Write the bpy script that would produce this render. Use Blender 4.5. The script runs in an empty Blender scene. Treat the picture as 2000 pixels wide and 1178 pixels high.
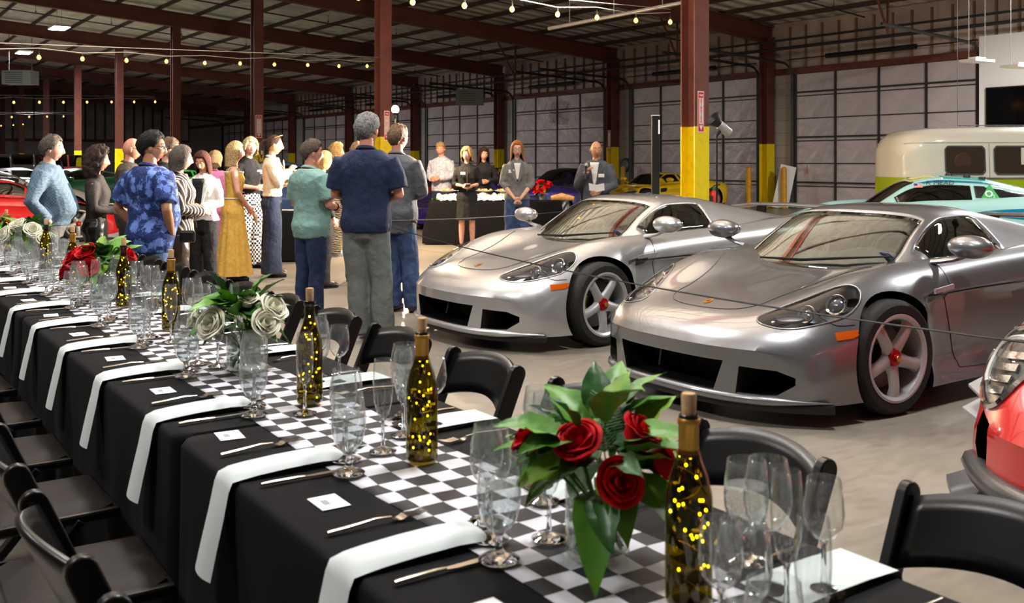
import bpy, bmesh, math, random
import numpy as np
from mathutils import Vector, Matrix, noise
from mathutils.bvhtree import BVHTree
random.seed(7)
SC = bpy.context.scene
COL = SC.collection
PI = math.pi
# ---------------------------------------------------------------- camera
# World: +X runs across the hall to the roll-up doors, +Y runs along the dinner table.
FPX, CAMH, YH = 1944.0, 1.46, 317.0
TH = math.atan(1345.0 / FPX)
SN, CS = math.sin(TH), math.cos(TH)
cam_d = bpy.data.cameras.new('camera')
cam = bpy.data.objects.new('camera', cam_d); COL.objects.link(cam)
cam.location = (0, 0, CAMH); cam.rotation_euler = (PI / 2, 0, -TH)
cam_d.sensor_width = 36; cam_d.lens = FPX / 2000 * 36
cam_d.shift_y = -(589 - YH) / 2000
cam_d.clip_start = .05; cam_d.clip_end = 400
cam_d.dof.use_dof = True; cam_d.dof.focus_distance = 6.5; cam_d.dof.aperture_fstop = 7.1
SC.camera = cam
# ---------------------------------------------------------------- world, exposure
wd = bpy.data.worlds.new('world'); SC.world = wd; wd.use_nodes = True
wd.node_tree.nodes['Background'].inputs[0].default_value = (1, .95, .9, 1)
wd.node_tree.nodes['Background'].inputs[1].default_value = .075
SC.view_settings.view_transform = 'Standard'
try: SC.view_settings.look = 'None'
except Exception: pass
SC.view_settings.exposure = 0.0; SC.view_settings.gamma = 1.0
SC.view_settings.use_curve_mapping = False
cy = getattr(SC, 'cycles', None)
if cy:
    cy.max_bounces = 14; cy.transmission_bounces = 12; cy.transparent_max_bounces = 16
    cy.glossy_bounces = 4; cy.diffuse_bounces = 3; cy.caustics_reflective = False; cy.caustics_refractive = False
    cy.sample_clamp_indirect = 4.0
# high-bay lamps over the hall (x, y, z, energy); their housings are built with the roof
HIGHBAYS = [(3.2, 2.6, 6.6, 320), (3.2, 8.2, 6.6, 250), (-2.6, 3.6, 6.9, 240), (-2.6, 10.5, 6.9, 200),
            (12.0, 2.5, 6.2, 420), (20.5, 9.5, 5.5, 1000),  # unseen pair, added to brighten the right side and the doors
            (7.3, 40.5, 6.5, 1700), (7.6, 50.5, 6.5, 1900)]

# ---------------------------------------------------------------- coordinates from the survey of the photograph
def cw(X, z): return (X * CS + z * SN, -X * SN + z * CS)
def P(x, y, Z=0.0):
    z = FPX * (CAMH - Z) / (y - YH); a = cw((x - 1000) / FPX * z, z); return Vector((a[0], a[1], Z))
def D(x, y, z):
    a = cw((x - 1000) / FPX * z, z); return Vector((a[0], a[1], CAMH - (y - YH) / FPX * z))
def onV(x, V):                # y of the point on the plane X = V seen in image column x
    return V * (FPX / CS / (x + 345.0) - SN) / CS

# ---------------------------------------------------------------- materials
def s2l(c):
    return tuple((v / 12.92 if v <= .04045 else ((v + .055) / 1.055) ** 2.4) for v in [q / 255 for q in c]) + (1,)
MATS = {}
def mat(name, col, rough=.5, metal=0., noise_=None, bump=None, coat=0., trans=0., ior=1.45, emis=None, spec=.5, alpha=1., sheen=0., flake=0.):
    if name in MATS: return MATS[name]
    m = bpy.data.materials.new(name); m.use_nodes = True; nt = m.node_tree; b = nt.nodes['Principled BSDF']
    c = s2l(col)
    b.inputs['Base Color'].default_value = c; b.inputs['Roughness'].default_value = rough
    b.inputs['Metallic'].default_value = metal; b.inputs['Specular IOR Level'].default_value = spec
    b.inputs['Coat Weight'].default_value = coat; b.inputs['Coat Roughness'].default_value = .03
    b.inputs['Transmission Weight'].default_value = trans; b.inputs['IOR'].default_value = ior
    b.inputs['Alpha'].default_value = alpha; b.inputs['Sheen Weight'].default_value = sheen
    if emis: b.inputs['Emission Color'].default_value = s2l(emis[0]); b.inputs['Emission Strength'].default_value = emis[1]
    if noise_ or bump or flake:
        tc = nt.nodes.new('ShaderNodeTexCoord')
    if noise_:                                   # (scale, other colour, lo, hi)
        n = nt.nodes.new('ShaderNodeTexNoise'); n.inputs['Scale'].default_value = noise_[0]; n.inputs['Detail'].default_value = 5
        r = nt.nodes.new('ShaderNodeValToRGB'); r.color_ramp.elements[0].color = c; r.color_ramp.elements[1].color = s2l(noise_[1])
        r.color_ramp.elements[0].position = noise_[2] if len(noise_) > 2 else .35; r.color_ramp.elements[1].position = noise_[3] if len(noise_) > 3 else .7
        nt.links.new(tc.outputs['Object'], n.inputs['Vector']); nt.links.new(n.outputs['Fac'], r.inputs['Fac']); nt.links.new(r.outputs['Color'], b.inputs['Base Color'])
    if bump:                                     # (scale, strength)
        n2 = nt.nodes.new('ShaderNodeTexNoise'); n2.inputs['Scale'].default_value = bump[0]; n2.inputs['Detail'].default_value = 4
        bp = nt.nodes.new('ShaderNodeBump'); bp.inputs['Strength'].default_value = bump[1]; bp.inputs['Distance'].default_value = bump[2] if len(bump) > 2 else .02
        nt.links.new(tc.outputs['Object'], n2.inputs['Vector']); nt.links.new(n2.outputs['Fac'], bp.inputs['Height']); nt.links.new(bp.outputs['Normal'], b.inputs['Normal'])
    MATS[name] = m; return m
def nodes_of(m):
    nt = m.node_tree; return nt, nt.nodes['Principled BSDF'], lambda t: nt.nodes.new('ShaderNode' + t), nt.links.new

# ---------------------------------------------------------------- mesh builder
def pfr(d, up=Vector((0, 0, 1))):
    d = d.normalized()
    if abs(d.dot(up)) > .98: up = Vector((1, 0, 0))
    a = d.cross(up).normalized(); return a, a.cross(d).normalized()
class MB:
    def __init__(s): s.v = []; s.f = []; s.m = []; s.k = 0
    def add(s, V, F):
        o = len(s.v); s.v += [tuple(p) for p in V]; s.f += [tuple(i + o for i in f) for f in F]; s.m += [s.k] * len(F); return s
    def box(s, c, d, rz=0, R=None):
        x, y, z = d[0] / 2, d[1] / 2, d[2] / 2
        vs = [Vector((i * x, j * y, k * z)) for i in (-1, 1) for j in (-1, 1) for k in (-1, 1)]
        if R is None: R = Matrix.Rotation(rz, 3, 'Z')
        return s.add([R @ p + Vector(c) for p in vs], [(0, 1, 3, 2), (4, 6, 7, 5), (0, 4, 5, 1), (2, 3, 7, 6), (0, 2, 6, 4), (1, 5, 7, 3)])
    def bar(s, a, b, w, h, up=(0, 0, 1)):        # box beam from a to b
        a, b = Vector(a), Vector(b); d = b - a; r, u = pfr(d, Vector(up))
        V = [p + r * i * w / 2 + u * j * h / 2 for p in (a, b) for i, j in ((-1, -1), (1, -1), (1, 1), (-1, 1))]
        return s.add(V, [(3, 2, 1, 0), (4, 5, 6, 7), (0, 1, 5, 4), (1, 2, 6, 5), (2, 3, 7, 6), (3, 0, 4, 7)])
    def tube(s, pts, r, n=8, cap=True, closed=False, flat=1.0, up=(0, 0, 1)):
        pts = [Vector(p) for p in pts]; L = len(pts); rr = r if isinstance(r, (list, tuple)) else [r] * L
        V = []; F = []; a = None
        for i, p in enumerate(pts):
            if closed: d = pts[(i + 1) % L] - pts[i - 1]
            else: d = pts[min(i + 1, L - 1)] - pts[max(i - 1, 0)]
            if d.length < 1e-9: d = Vector((0, 0, 1))
            d.normalize()
            if a is None: a, b_ = pfr(d, Vector(up))
            else:
                a = a - d * a.dot(d)
                if a.length < 1e-6: a, b_ = pfr(d, Vector(up))
                a.normalize(); b_ = a.cross(d)
            for j in range(n):
                t = 2 * PI * j / n; V.append(p + (a * math.cos(t) + b_ * math.sin(t) * flat) * rr[i])
        for i in range(L if closed else L - 1):
            for j in range(n):
                i2 = (i + 1) % L; F.append((i * n + j, i * n + (j + 1) % n, i2 * n + (j + 1) % n, i2 * n + j))
        if cap and not closed: F += [tuple(range(n))[::-1], tuple((L - 1) * n + j for j in range(n))]
        return s.add(V, F)
    def lathe(s, prof, n=24, c=(0, 0, 0), M=None, cap=False, ang=2 * PI):
        c = Vector(c); V = []; F = []
        full = ang > 6.28
        nn = n if full else n + 1
        for r, z in prof:
            for j in range(nn):
                t = ang * j / n; p = Vector((r * math.cos(t), r * math.sin(t), z)); V.append((M @ p if M else p) + c)
        for i in range(len(prof) - 1):
            for j in range(n): F.append((i * nn + j, i * nn + (j + 1) % nn, (i + 1) * nn + (j + 1) % nn, (i + 1) * nn + j))
        if cap: F += [tuple(range(nn))[::-1], tuple((len(prof) - 1) * nn + j for j in range(nn))]
        return s.add(V, F)
    def ell(s, c, r, nu=16, nv=10, R=None):
        c = Vector(c); V = []; F = []
        for i in range(nv + 1):
            a = PI * i / nv
            for j in range(nu):
                b = 2 * PI * j / nu; p = Vector((r[0] * math.sin(a) * math.cos(b), r[1] * math.sin(a) * math.sin(b), r[2] * math.cos(a)))
                V.append((R @ p if R else p) + c)
        for i in range(nv):
            for j in range(nu): F.append((i * nu + j, (i + 1) * nu + j, (i + 1) * nu + (j + 1) % nu, i * nu + (j + 1) % nu))
        return s.add(V, F)
    def grid(s, fn, nu, nv, flip=False):
        V = [fn(i / nu, j / nv) for i in range(nu + 1) for j in range(nv + 1)]; F = []
        for i in range(nu):
            for j in range(nv):
                q = (i * (nv + 1) + j, (i + 1) * (nv + 1) + j, (i + 1) * (nv + 1) + j + 1, i * (nv + 1) + j + 1); F.append(q[::-1] if flip else q)
        return s.add(V, F)
    def prism(s, poly, a, b, fn=lambda x, y, z: (x, y, z)):
        n = len(poly); V = [fn(x, y, a) for x, y in poly] + [fn(x, y, b) for x, y in poly]
        return s.add(V, [tuple(range(n))[::-1], tuple(range(n, 2 * n))] + [(i, (i + 1) % n, n + (i + 1) % n, n + i) for i in range(n)])
    def ring(s, R, r, c=(0, 0, 0), M=None, n=32, k=8):
        c = Vector(c); pts = []
        for i in range(n):
            t = 2 * PI * i / n; p = Vector((R * math.cos(t), R * math.sin(t), 0)); pts.append((M @ p if M else p) + c)
        return s.tube(pts, r, k, closed=True)
    def mesh(s, name, mats, smooth=None):
        me = bpy.data.meshes.new(name); me.from_pydata(s.v, [], s.f)
        if not isinstance(mats, (list, tuple)): mats = [mats]
        for m in mats: me.materials.append(m)
        if len(mats) > 1: me.polygons.foreach_set('material_index', s.m)
        me.update()
        if smooth is not None:
            me.polygons.foreach_set('use_smooth', [True] * len(me.polygons))
            if smooth < 179: me.set_sharp_from_angle(angle=math.radians(smooth))
        return me
    def build(s, name, mats, parent=None, smooth=None, loc=None):
        o = bpy.data.objects.new(name, s.mesh(name, mats, smooth)); COL.objects.link(o)
        if parent: o.parent = parent
        if loc: o.location = loc
        return o
def tag(o, label=None, cat=None, group=None, kind=None):
    if label: o['label'] = label
    if cat: o['category'] = cat
    if group: o['group'] = group
    if kind: o['kind'] = kind
    return o
def thing(name, label, cat, loc=(0, 0, 0), rz=0, group=None):
    o = bpy.data.objects.new(name, None); COL.objects.link(o); o.location = loc; o.rotation_euler = (0, 0, rz); o.empty_display_size = .1
    return tag(o, label, cat, group)
def inst(name, me, parent=None, loc=None, rot=None, scale=None):
    o = bpy.data.objects.new(name, me); COL.objects.link(o)
    if parent: o.parent = parent
    if loc is not None: o.location = loc
    if rot is not None: o.rotation_euler = rot
    if scale is not None: o.scale = (scale,) * 3 if isinstance(scale, (int, float)) else scale
    return o
KIDS = {}
def dup(root, loc=None, rz=None, label=None, group=None, scale=None):
    def cp(o, par):
        c = o.copy(); COL.objects.link(c); c.parent = par
        for ch in o.children: cp(ch, c)
        return c
    r = cp(root, root.parent)
    if loc is not None: r.location = loc
    if rz is not None: r.rotation_euler = (0, 0, rz)
    if scale: r.scale = (scale,) * 3
    if label: r['label'] = label
    if group: r['group'] = group
    return r
def struct(name, mb, m, smooth=None, parent=None):
    o = mb.build(name, m, parent, smooth)
    if not parent: o['kind'] = 'structure'
    return o
def bevel(o, w, seg=1):
    b = o.modifiers.new('b', 'BEVEL'); b.width = w; b.segments = seg; b.limit_method = 'ANGLE'; return o
TMP = bpy.data.scenes.new('workbench')           # modifiers are applied in a small scene of their own
def apply_mods(o):
    TMP.collection.objects.link(o); others = list(o.users_collection)
    for m in o.modifiers:
        ob = getattr(m, 'object', None)
        if ob and ob.name not in TMP.collection.objects: TMP.collection.objects.link(ob)
    vl = TMP.view_layers[0]; vl.update(); dg = vl.depsgraph; e = o.evaluated_get(dg)
    me = bpy.data.meshes.new_from_object(e, preserve_all_data_layers=True, depsgraph=dg); o.modifiers.clear(); o.data = me
    for q in list(TMP.collection.objects): TMP.collection.objects.unlink(q)
    return o
def lerp(a, b, t): return a + (b - a) * t
def smst(a, b, x):
    t = max(0., min(1., (x - a) / (b - a))); return t * t * (3 - 2 * t)
def text_mesh(txt, size, m, name='lettering', bold=0.0, shear=0.0, ext=.001):
    cu = bpy.data.curves.new(name, 'FONT'); cu.body = txt; cu.size = size; cu.align_x = 'CENTER'; cu.align_y = 'CENTER'; cu.extrude = ext; cu.offset = bold; cu.shear = shear
    o = bpy.data.objects.new(name, cu); TMP.collection.objects.link(o); vl = TMP.view_layers[0]; vl.update()
    me = bpy.data.meshes.new_from_object(o.evaluated_get(vl.depsgraph)); bpy.data.objects.remove(o); me.materials.clear(); me.materials.append(m); return me
# ================================================================ the hall
V1, V2, UF = 10.9, 25.5, 85.0                     # column row, door wall, far wall
def deckz(V): return 7.18 - (V - V1) * .0855      # roof falls towards the doors
m_floor = mat('polished_concrete', (150, 142, 130), .34, bump=(9, .05))
def _():
    nt, b, N, L = nodes_of(m_floor)
    tc = N('TexCoord'); n1 = N('TexNoise'); n1.inputs['Scale'].default_value = .55; n1.inputs['Detail'].default_value = 8; n1.inputs['Roughness'].default_value = .62
    r1 = N('ValToRGB'); r1.color_ramp.elements[0].position = .3; r1.color_ramp.elements[0].color = s2l((116, 109, 99)); r1.color_ramp.elements[1].position = .72; r1.color_ramp.elements[1].color = s2l((152, 144, 131))
    n2 = N('TexNoise'); n2.inputs['Scale'].default_value = 7; n2.inputs['Detail'].default_value = 8
    mp = N('Mapping'); mp.inputs['Scale'].default_value = (1, 3.2, 1)
    mx = N('MixRGB'); mx.blend_type = 'MULTIPLY'; mx.inputs[0].default_value = .35
    r2 = N('ValToRGB'); r2.color_ramp.elements[0].position = .35; r2.color_ramp.elements[0].color = (.55, .55, .55, 1); r2.color_ramp.elements[1].position = .6
    L(tc.outputs['Object'], n1.inputs['Vector']); L(tc.outputs['Object'], mp.inputs['Vector']); L(mp.outputs['Vector'], n2.inputs['Vector'])
    L(n1.outputs['Fac'], r1.inputs['Fac']); L(n2.outputs['Fac'], r2.inputs['Fac']); L(r1.outputs['Color'], mx.inputs[1]); L(r2.outputs['Color'], mx.inputs[2]); L(mx.outputs['Color'], b.inputs['Base Color'])
    rr = N('MapRange'); rr.inputs[3].default_value = .26; rr.inputs[4].default_value = .5; L(n2.outputs['Fac'], rr.inputs[0]); L(rr.outputs[0], b.inputs['Roughness'])
_()
fl = struct('floor', MB().box((9, 40, -.1), (44, 92, .2)), m_floor)
mj = mat('floor_joint', (96, 90, 80), .8)
for k in range(12):                              # sawn joints in the slab
    MB().box((9, 4.6 + k * 6.2, .0005), (44, .012, .003)).build('floor_joint', mj, fl)
for k in range(5):
    MB().box((-2.2 + k * 5.2, 40, .0005), (.012, 92, .003)).build('floor_joint', mj, fl)
m_deck = mat('roof_deck_white', (196, 190, 182), .6)
def _():
    nt, b, N, L = nodes_of(m_deck)
    tc = N('TexCoord'); w = N('TexWave'); w.wave_type = 'BANDS'; w.bands_direction = 'Y'; w.inputs['Scale'].default_value = .5; w.inputs['Distortion'].default_value = .6; w.inputs['Detail'].default_value = 3
    n = N('TexNoise'); n.inputs['Scale'].default_value = 2.5; n.inputs['Detail'].default_value = 6
    ad = N('Math'); ad.operation = 'ADD'; bp = N('Bump'); bp.inputs['Strength'].default_value = .9; bp.inputs['Distance'].default_value = .12
    ml = N('Math'); ml.operation = 'MULTIPLY'; ml.inputs[1].default_value = .35
    L(tc.outputs['Object'], w.inputs['Vector']); L(tc.outputs['Object'], n.inputs['Vector']); L(n.outputs['Fac'], ml.inputs[0]); L(w.outputs['Fac'], ad.inputs[0]); L(ml.outputs[0], ad.inputs[1]); L(ad.outputs[0], bp.inputs['Height']); L(bp.outputs['Normal'], b.inputs['Normal'])
    r = N('ValToRGB'); r.color_ramp.elements[0].position = .3; r.color_ramp.elements[0].color = s2l((184, 178, 170)); r.color_ramp.elements[1].position = .7; r.color_ramp.elements[1].color = s2l((228, 222, 213)); L(n.outputs['Fac'], r.inputs['Fac']); L(r.outputs['Color'], b.inputs['Base Color'])
_()
VL = -12.
mb = MB()
mb.bar((VL, 40, deckz(VL) + .1), (V2 + .4, 40, deckz(V2 + .4) + .1), 92, .12)
ceil = struct('ceiling', mb, m_deck)
m_brown = mat('oxide_red_steel', (108, 58, 46), .55, noise_=(3, (92, 46, 38)), bump=(30, .1))
m_dark = mat('dark_steel', (52, 50, 50), .5, .3)
m_yel = mat('safety_yellow', (244, 214, 12), .42, noise_=(6, (226, 194, 8), .5, .75))
m_galv = mat('galvanised_pipe', (128, 126, 124), .45, .6)
m_purl = mat('purlin_steel', (74, 58, 52), .6)
PXC = [1357, 748, 502, 343, 233, 152, 90, 42, 5]
UC = [onV(x, V1) for x in PXC]
PXW = [1990, 1510, 1208, 985, 820, 690, 578, 490, 425]
UW = [onV(x, V2) for x in PXW]; UW[0] = UW[1] - 7.85
UC[0] = onV(1357, V1)
for k in range(27):                              # purlins under the deck
    v = VL + 1 + k * 1.42
    if v > V2: break
    MB().bar((v, -4, deckz(v) - .02), (v, UF, deckz(v) - .02), .05, .16).build('purlin', m_purl, ceil)
for i in range(len(UC)):                         # tapered roof girders on the column lines
    a0, b0 = UC[i], UW[i]
    if i == 0: b0 = a0
    sl = (b0 - a0) / (V2 - V1); mb = MB()
    for v0, v1 in ((VL, V1), (V1, V2 - .1)):
        A = Vector((v0, a0 + (v0 - V1) * sl, deckz(v0) - .36)); B = Vector((v1, a0 + (v1 - V1) * sl, deckz(v1) - .36))
        mb.bar(A, B, .03, .5); up = Vector((0, 0, .26))
        mb.bar(A - up, B - up, .24, .035); mb.bar(A + up, B + up, .24, .035)
    struct('trim_%d' % (i + 1), mb, m_brown)
m_white = mat('white_paint', (236, 234, 230), .5)
m_red = mat('sign_red', (206, 32, 36), .4)
m_black = mat('black_paint', (18, 18, 19), .4)
EXT = {}
def ext_sign(parent, x, y, z, rz, h=.62, w=.15):
    s = MB().box((0, 0, 0), (w, .006, h)).build('extinguisher_sign', m_white, parent); s.location = (x, y, z); s.rotation_euler = (0, 0, rz)
    tag(s, 'red and white arrow sign reading extinguisher downwards')
    MB().box((0, -.004, .0), (w * .84, .004, h * .95)).build('sign_field', m_red, s)
    ar = MB(); ar.prism([(-w * .3, -h * .3), (w * .3, -h * .3), (w * .3, h * .34), (-w * .3, h * .34)], -.008, -.006, lambda a, b_, c: (a, c, b_))
    ar.prism([(-w * .3, -h * .33), (0, -h * .45), (w * .3, -h * .33)], -.008, -.006, lambda a, b_, c: (a, c, b_))
    ar.build('sign_arrow', m_white, s)
    if 't' not in EXT: EXT['t'] = [text_mesh(ch, .05, m_red, ext=.0005, bold=.001) for ch in 'EXTINGUISHER']; EXT['f'] = text_mesh('FIRE', .04, m_white, ext=.0005, bold=.001)
    for q, me in enumerate(EXT['t']):
        inst('letter', me, s, (0, -.010, h * .3 - q * h * .6 / 12), (PI / 2, 0, 0), h / .62)
    inst('letter', EXT['f'], s, (0, -.008, h * .4), (PI / 2, 0, 0), h / .62)
def column(V, U, ztop, yel, label, group, faceang=0, sign=None, w=.3):
    c = thing('steel_column', label, 'column', (V, U, 0), faceang, group)
    def hsec(z0, z1, g=0):
        mb = MB(); mb.box((0, -w / 2 + .01, (z0 + z1) / 2), (w + g, .02 + g, z1 - z0)); mb.box((0, w / 2 - .01, (z0 + z1) / 2), (w + g, .02 + g, z1 - z0)); mb.box((0, 0, (z0 + z1) / 2), (.02 + g, w - .03, z1 - z0)); return mb
    hsec(yel, ztop).build('shaft', m_brown, c); hsec(0, yel, .004).build('painted_base', m_yel, c)
    MB().box((0, 0, .01), (w + .1, w + .1, .02)).build('base_plate', m_yel, c)
    if sign: ext_sign(c, *sign)
    return c
gC = 'brown steel columns down the hall'
for i, u in enumerate(UC):
    z = deckz(V1) - .62
    lab = 'brown steel column with yellow base standing in the row among the parked cars'
    sg = None
    if i == 0: lab = 'brown steel column with wide yellow base and extinguisher sign behind the light silver car'
    if i == 1: lab = 'brown steel column with a glowing flood lamp and red sign beside it'
    if i == 2: lab = 'brown steel column with yellow base stencilled 8 3 behind the trench-coat woman'
    if i == 0: sg = (-.03, -.156, 2.22, 0, .62, .13)
    if i == 1: sg = (.02, -.156, 2.32, 0, .7, .14)
    if i == 2: sg = (.0, -.156, 2.55, 0, .7, .2)
    # columns are turned so that a flange faces the tables
    c = column(V1, u, z, 2.06 if i else 2.0, lab, gC if i > 2 else None, 0 if i else 0, sg)
    if i == 2:
        for q, ch in enumerate('83'):
            inst('stencil', text_mesh(ch, .26, m_brown, ext=.001), c, (-.02, -.158, 1.86 - q * .32), (PI / 2, 0, 0))
    if i in (5, 6, 7):
        pass
# ---------------------------------------------------------------- wall with roll-up doors
m_block = mat('painted_block', (176, 172, 168), .8, noise_=(2, (150, 146, 143)), bump=(40, .1))
def _():
    nt, b, N, L = nodes_of(m_block)
    tc = N('TexCoord'); mp = N('Mapping'); mp.inputs['Rotation'].default_value = (PI / 2, 0, PI / 2)
    br = N('TexBrick'); br.inputs['Scale'].default_value = 1; br.inputs['Brick Width'].default_value = .4; br.inputs['Row Height'].default_value = .2; br.inputs['Mortar Size'].default_value = .008
    br.inputs['Color1'].default_value = s2l((182, 178, 174)); br.inputs['Color2'].default_value = s2l((164, 160, 157)); br.inputs['Mortar'].default_value = s2l((128, 124, 121))
    L(tc.outputs['Object'], mp.inputs['Vector']); L(mp.outputs['Vector'], br.inputs['Vector']); L(br.outputs['Color'], b.inputs['Base Color'])
_()
m_blockf = m_block.copy(); MATS['b2'] = m_blockf
[n for n in m_blockf.node_tree.nodes if n.type == 'MAPPING'][0].inputs['Rotation'].default_value = (PI / 2, 0, 0)
m_insul = mat('insulation_facing', (196, 182, 176), .55, noise_=(1.2, (156, 142, 140)), bump=(6, .5, .05))
m_foil = mat('door_foil_facing', (206, 194, 195), .38, .1, noise_=(.7, (186, 174, 177)), bump=(3.2, .75, .06))
m_stud = mat('timber_stud', (128, 104, 76), .7)
DOORS = [(1555, 1912), (1237, 1482), (1008, 1182), (836, 970), (703, 806), (596, 680), (505, 570), (437, 484)]
DH = 4.27
ds = [(onV(b, V2), onV(a, V2)) for a, b in DOORS]
mb = MB(); lo = -4.0
for (a, b) in sorted(ds):
    mb.box((V2 + .1, (lo + a) / 2, DH / 2), (.2, a - lo, DH)); lo = b
mb.box((V2 + .1, (lo + UF) / 2, DH / 2), (.2, UF - lo, DH))
wall_r = struct('wall_right', mb, m_block)
mb = MB().box((V2 + .12, 40, (DH + 5.95) / 2), (.2, 90, 5.95 - DH)); mb.build('insulation', m_insul, wall_r)
MB().box((V2 - .02, 40, DH + .1), (.1, 90, .2)).build('header_beam', m_brown, wall_r)
ndet = 0
u = 10.
while u < 62:
    if min(abs(u - w_) for w_ in UW) > .3:
        MB().box((V2 - .01, u, (DH + 5.9) / 2), (.09, .05, 5.9 - DH - .2)).build('stud', m_stud, wall_r)
    u += .62
for i, (a, b) in enumerate(ds):
    d = thing('door_%d' % (i + 1), None, None, (V2 - .02, (a + b) / 2, 0)); d['kind'] = 'structure'
    w = b - a; nc, nr = (4, 6)
    pw, ph = w / nc, DH / nr
    if i == 0: pass
    pm = MB(); pm.box((0, 0, 0), (.05, pw - .07, ph - .03)); me = pm.mesh('door_panel', m_foil)
    for r in range(nr):
        for c_ in range(nc):
            inst('door_panel', me, d, (.02, -w / 2 + pw * (c_ + .5), ph * (r + .5)))
    fm = MB()
    for c_ in range(nc + 1): fm.box((-.02, -w / 2 + pw * c_, DH / 2), (.05, .06 if 0 < c_ < nc else .1, DH))
    fm.build('stile', m_dark, d)
    fm = MB()
    for r in range(nr + 1): fm.box((-.01, 0, ph * r), (.035, w, .03))
    for r in (1, 3, 5): fm.box((-.035, 0, ph * r + .12), (.04, w, .05))
    fm.build('strut', m_dark, d)
    tm = MB()
    for s in (-1, 1):
        yy = s * (w / 2 + .1)
        pts = [(-.08, yy, 0), (-.08, yy, DH - .1)] + [(-.08 - .45 * (1 - math.cos(q * PI / 10)), yy, DH - .1 + .45 * math.sin(q * PI / 10)) for q in range(1, 6)] + [(-4.4, yy, DH + .55)]
        tm.tube(pts, .045, 4)
    tm.build('track', m_dark, d)
    sp = MB(); sp.tube([(-.22, -w / 2 - .1, DH + .45), (-.22, w / 2 + .1, DH + .45)], .02, 6); sp.tube([(-.22, -w * .22, DH + .45), (-.22, w * .28, DH + .45)], .075, 8)
    sp.build('torsion_spring', m_black, d, 40)
    if i < 5:
        rm = MB(); rm.tube([(-.06, w / 2 - .5, 1.1 + .0), (-.06, w / 2 - .5, 1.35)], .012, 6); rm.build('door_handle', m_red, d)
for i, u in enumerate(UW[1:8]):
    lab = 'brown steel wall column with yellow base between two roll-up doors'
    sg = (-.156, .02, 2.35, -PI / 2, .7, .16) if i == 1 else None
    if i == 0: lab = 'brown steel wall column with yellow base behind the leaning white board'
    if i == 1: lab = 'brown steel wall column with extinguisher sign and hose beside it'
    column(V2 - .3, u, 5.5, 2.05, lab, 'brown wall columns between the doors' if i > 1 else None, 0, sg, .34)
# far wall
mb = MB(); mb.box((9, UF + .1, 1.6), (44, .2, 3.2)); wall_b = struct('wall_back', mb, m_blockf)
MB().box((9, UF + .14, 5.9), (44, .2, 5.4)).build('insulation', m_insul, wall_b)
MB().box((9, UF - .05, 3.2), (44, .12, .22)).build('girt', m_brown, wall_b)
for k in range(34):
    MB().box((9 + k * .75, UF - .02, 5.6), (.12, .12, 4.6)).build('stud', m_purl, wall_b)
# white partition with a wall screen beyond the last door
mb = MB().box((V2 - .15, (ds[0][0] - .15 - 4) / 2 - .0, 2.5), (.2, ds[0][0] - .15 + 4, 4.6)); trim = struct('wall_partition', mb, m_white)
u0 = onV(1926, V2 - .3)
tv = thing('wall_screen', 'large black flat screen mounted on the white wall above the camper bus', 'screen', (V2 - .29, u0 - 1.2, 2.9))
MB().box((0, 0, 0), (.07, 2.4, 1.05)).build('screen_frame', m_black, tv); MB().box((-.037, 0, 0), (.004, 2.33, .98)).build('screen_glass', mat('screen_glass', (6, 6, 7), .08), tv)
MB().box((.05, 0, 0), (.05, .4, .4)).build('wall_bracket', m_dark, tv)
# ---------------------------------------------------------------- lamps of the hall
m_lamp = mat('lamp_panel', (255, 255, 255), .4, emis=((240, 246, 255), 30))
m_hous = mat('lamp_housing', (214, 214, 212), .5)
for i, (x, y, z, e) in enumerate(HIGHBAYS):
    off = i in (4, 5)  # the added pair out of view; both still shine
    t = thing('high_bay_lamp', 'lit white high-bay lamp panel hung ' + ['over the grey roadster', 'over the light silver roadster', 'behind the padded chairs', 'left of the dinner table end', 'over the racing cars', 'before the first roll-up door', 'on the nearer girder above the string lights', 'on the farther girder by the unit heater'][i], 'ceiling lamp', (x, y, z), 0, 'high-bay lamps over the hall')
    MB().box((0, 0, .04), (.62, 1.2, .07)).build('housing', m_hous, t)
    for s in (-1, 1): MB().box((s * .15, 0, -.002), (.25, 1.14, .012)).build('diffuser', m_lamp, t)
    for s in (-1, 1): MB().tube([(0, s * .45, .07), (0, s * .45, deckz(x) - z + .05)], .006, 5).build('hanger', m_galv, t)
    ld = bpy.data.lights.new('high_bay_light', 'AREA'); ld.shape = 'RECTANGLE'; ld.size = .6; ld.size_y = 1.15; ld.energy = e; ld.color = (1, .975, .945)
    lo_ = bpy.data.objects.new('high_bay_light', ld); COL.objects.link(lo_); lo_.parent = t; lo_.location = (0, 0, -.03)
# ================================================================ cars
# Local car frame: x runs back from the nose, -y is the car's left side, z up.
def pchip(xs, ys, q):
    xs = np.asarray(xs, float); ys = np.asarray(ys, float); h = np.diff(xs); d = np.diff(ys) / h; n = len(xs); m = np.zeros(n)
    for i in range(1, n - 1):
        if d[i - 1] * d[i] > 0:
            w1 = 2 * h[i] + h[i - 1]; w2 = h[i] + 2 * h[i - 1]; m[i] = (w1 + w2) / (w1 / d[i - 1] + w2 / d[i])
    m[0] = d[0]; m[-1] = d[-1]
    q = np.clip(q, xs[0], xs[-1]); k = np.clip(np.searchsorted(xs, q) - 1, 0, n - 2); t = (q - xs[k]) / h[k]
    return (2 * t**3 - 3 * t**2 + 1) * ys[k] + (t**3 - 2 * t**2 + t) * h[k] * m[k] + (-2 * t**3 + 3 * t**2) * ys[k + 1] + (t**3 - t**2) * h[k] * m[k + 1]
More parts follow.
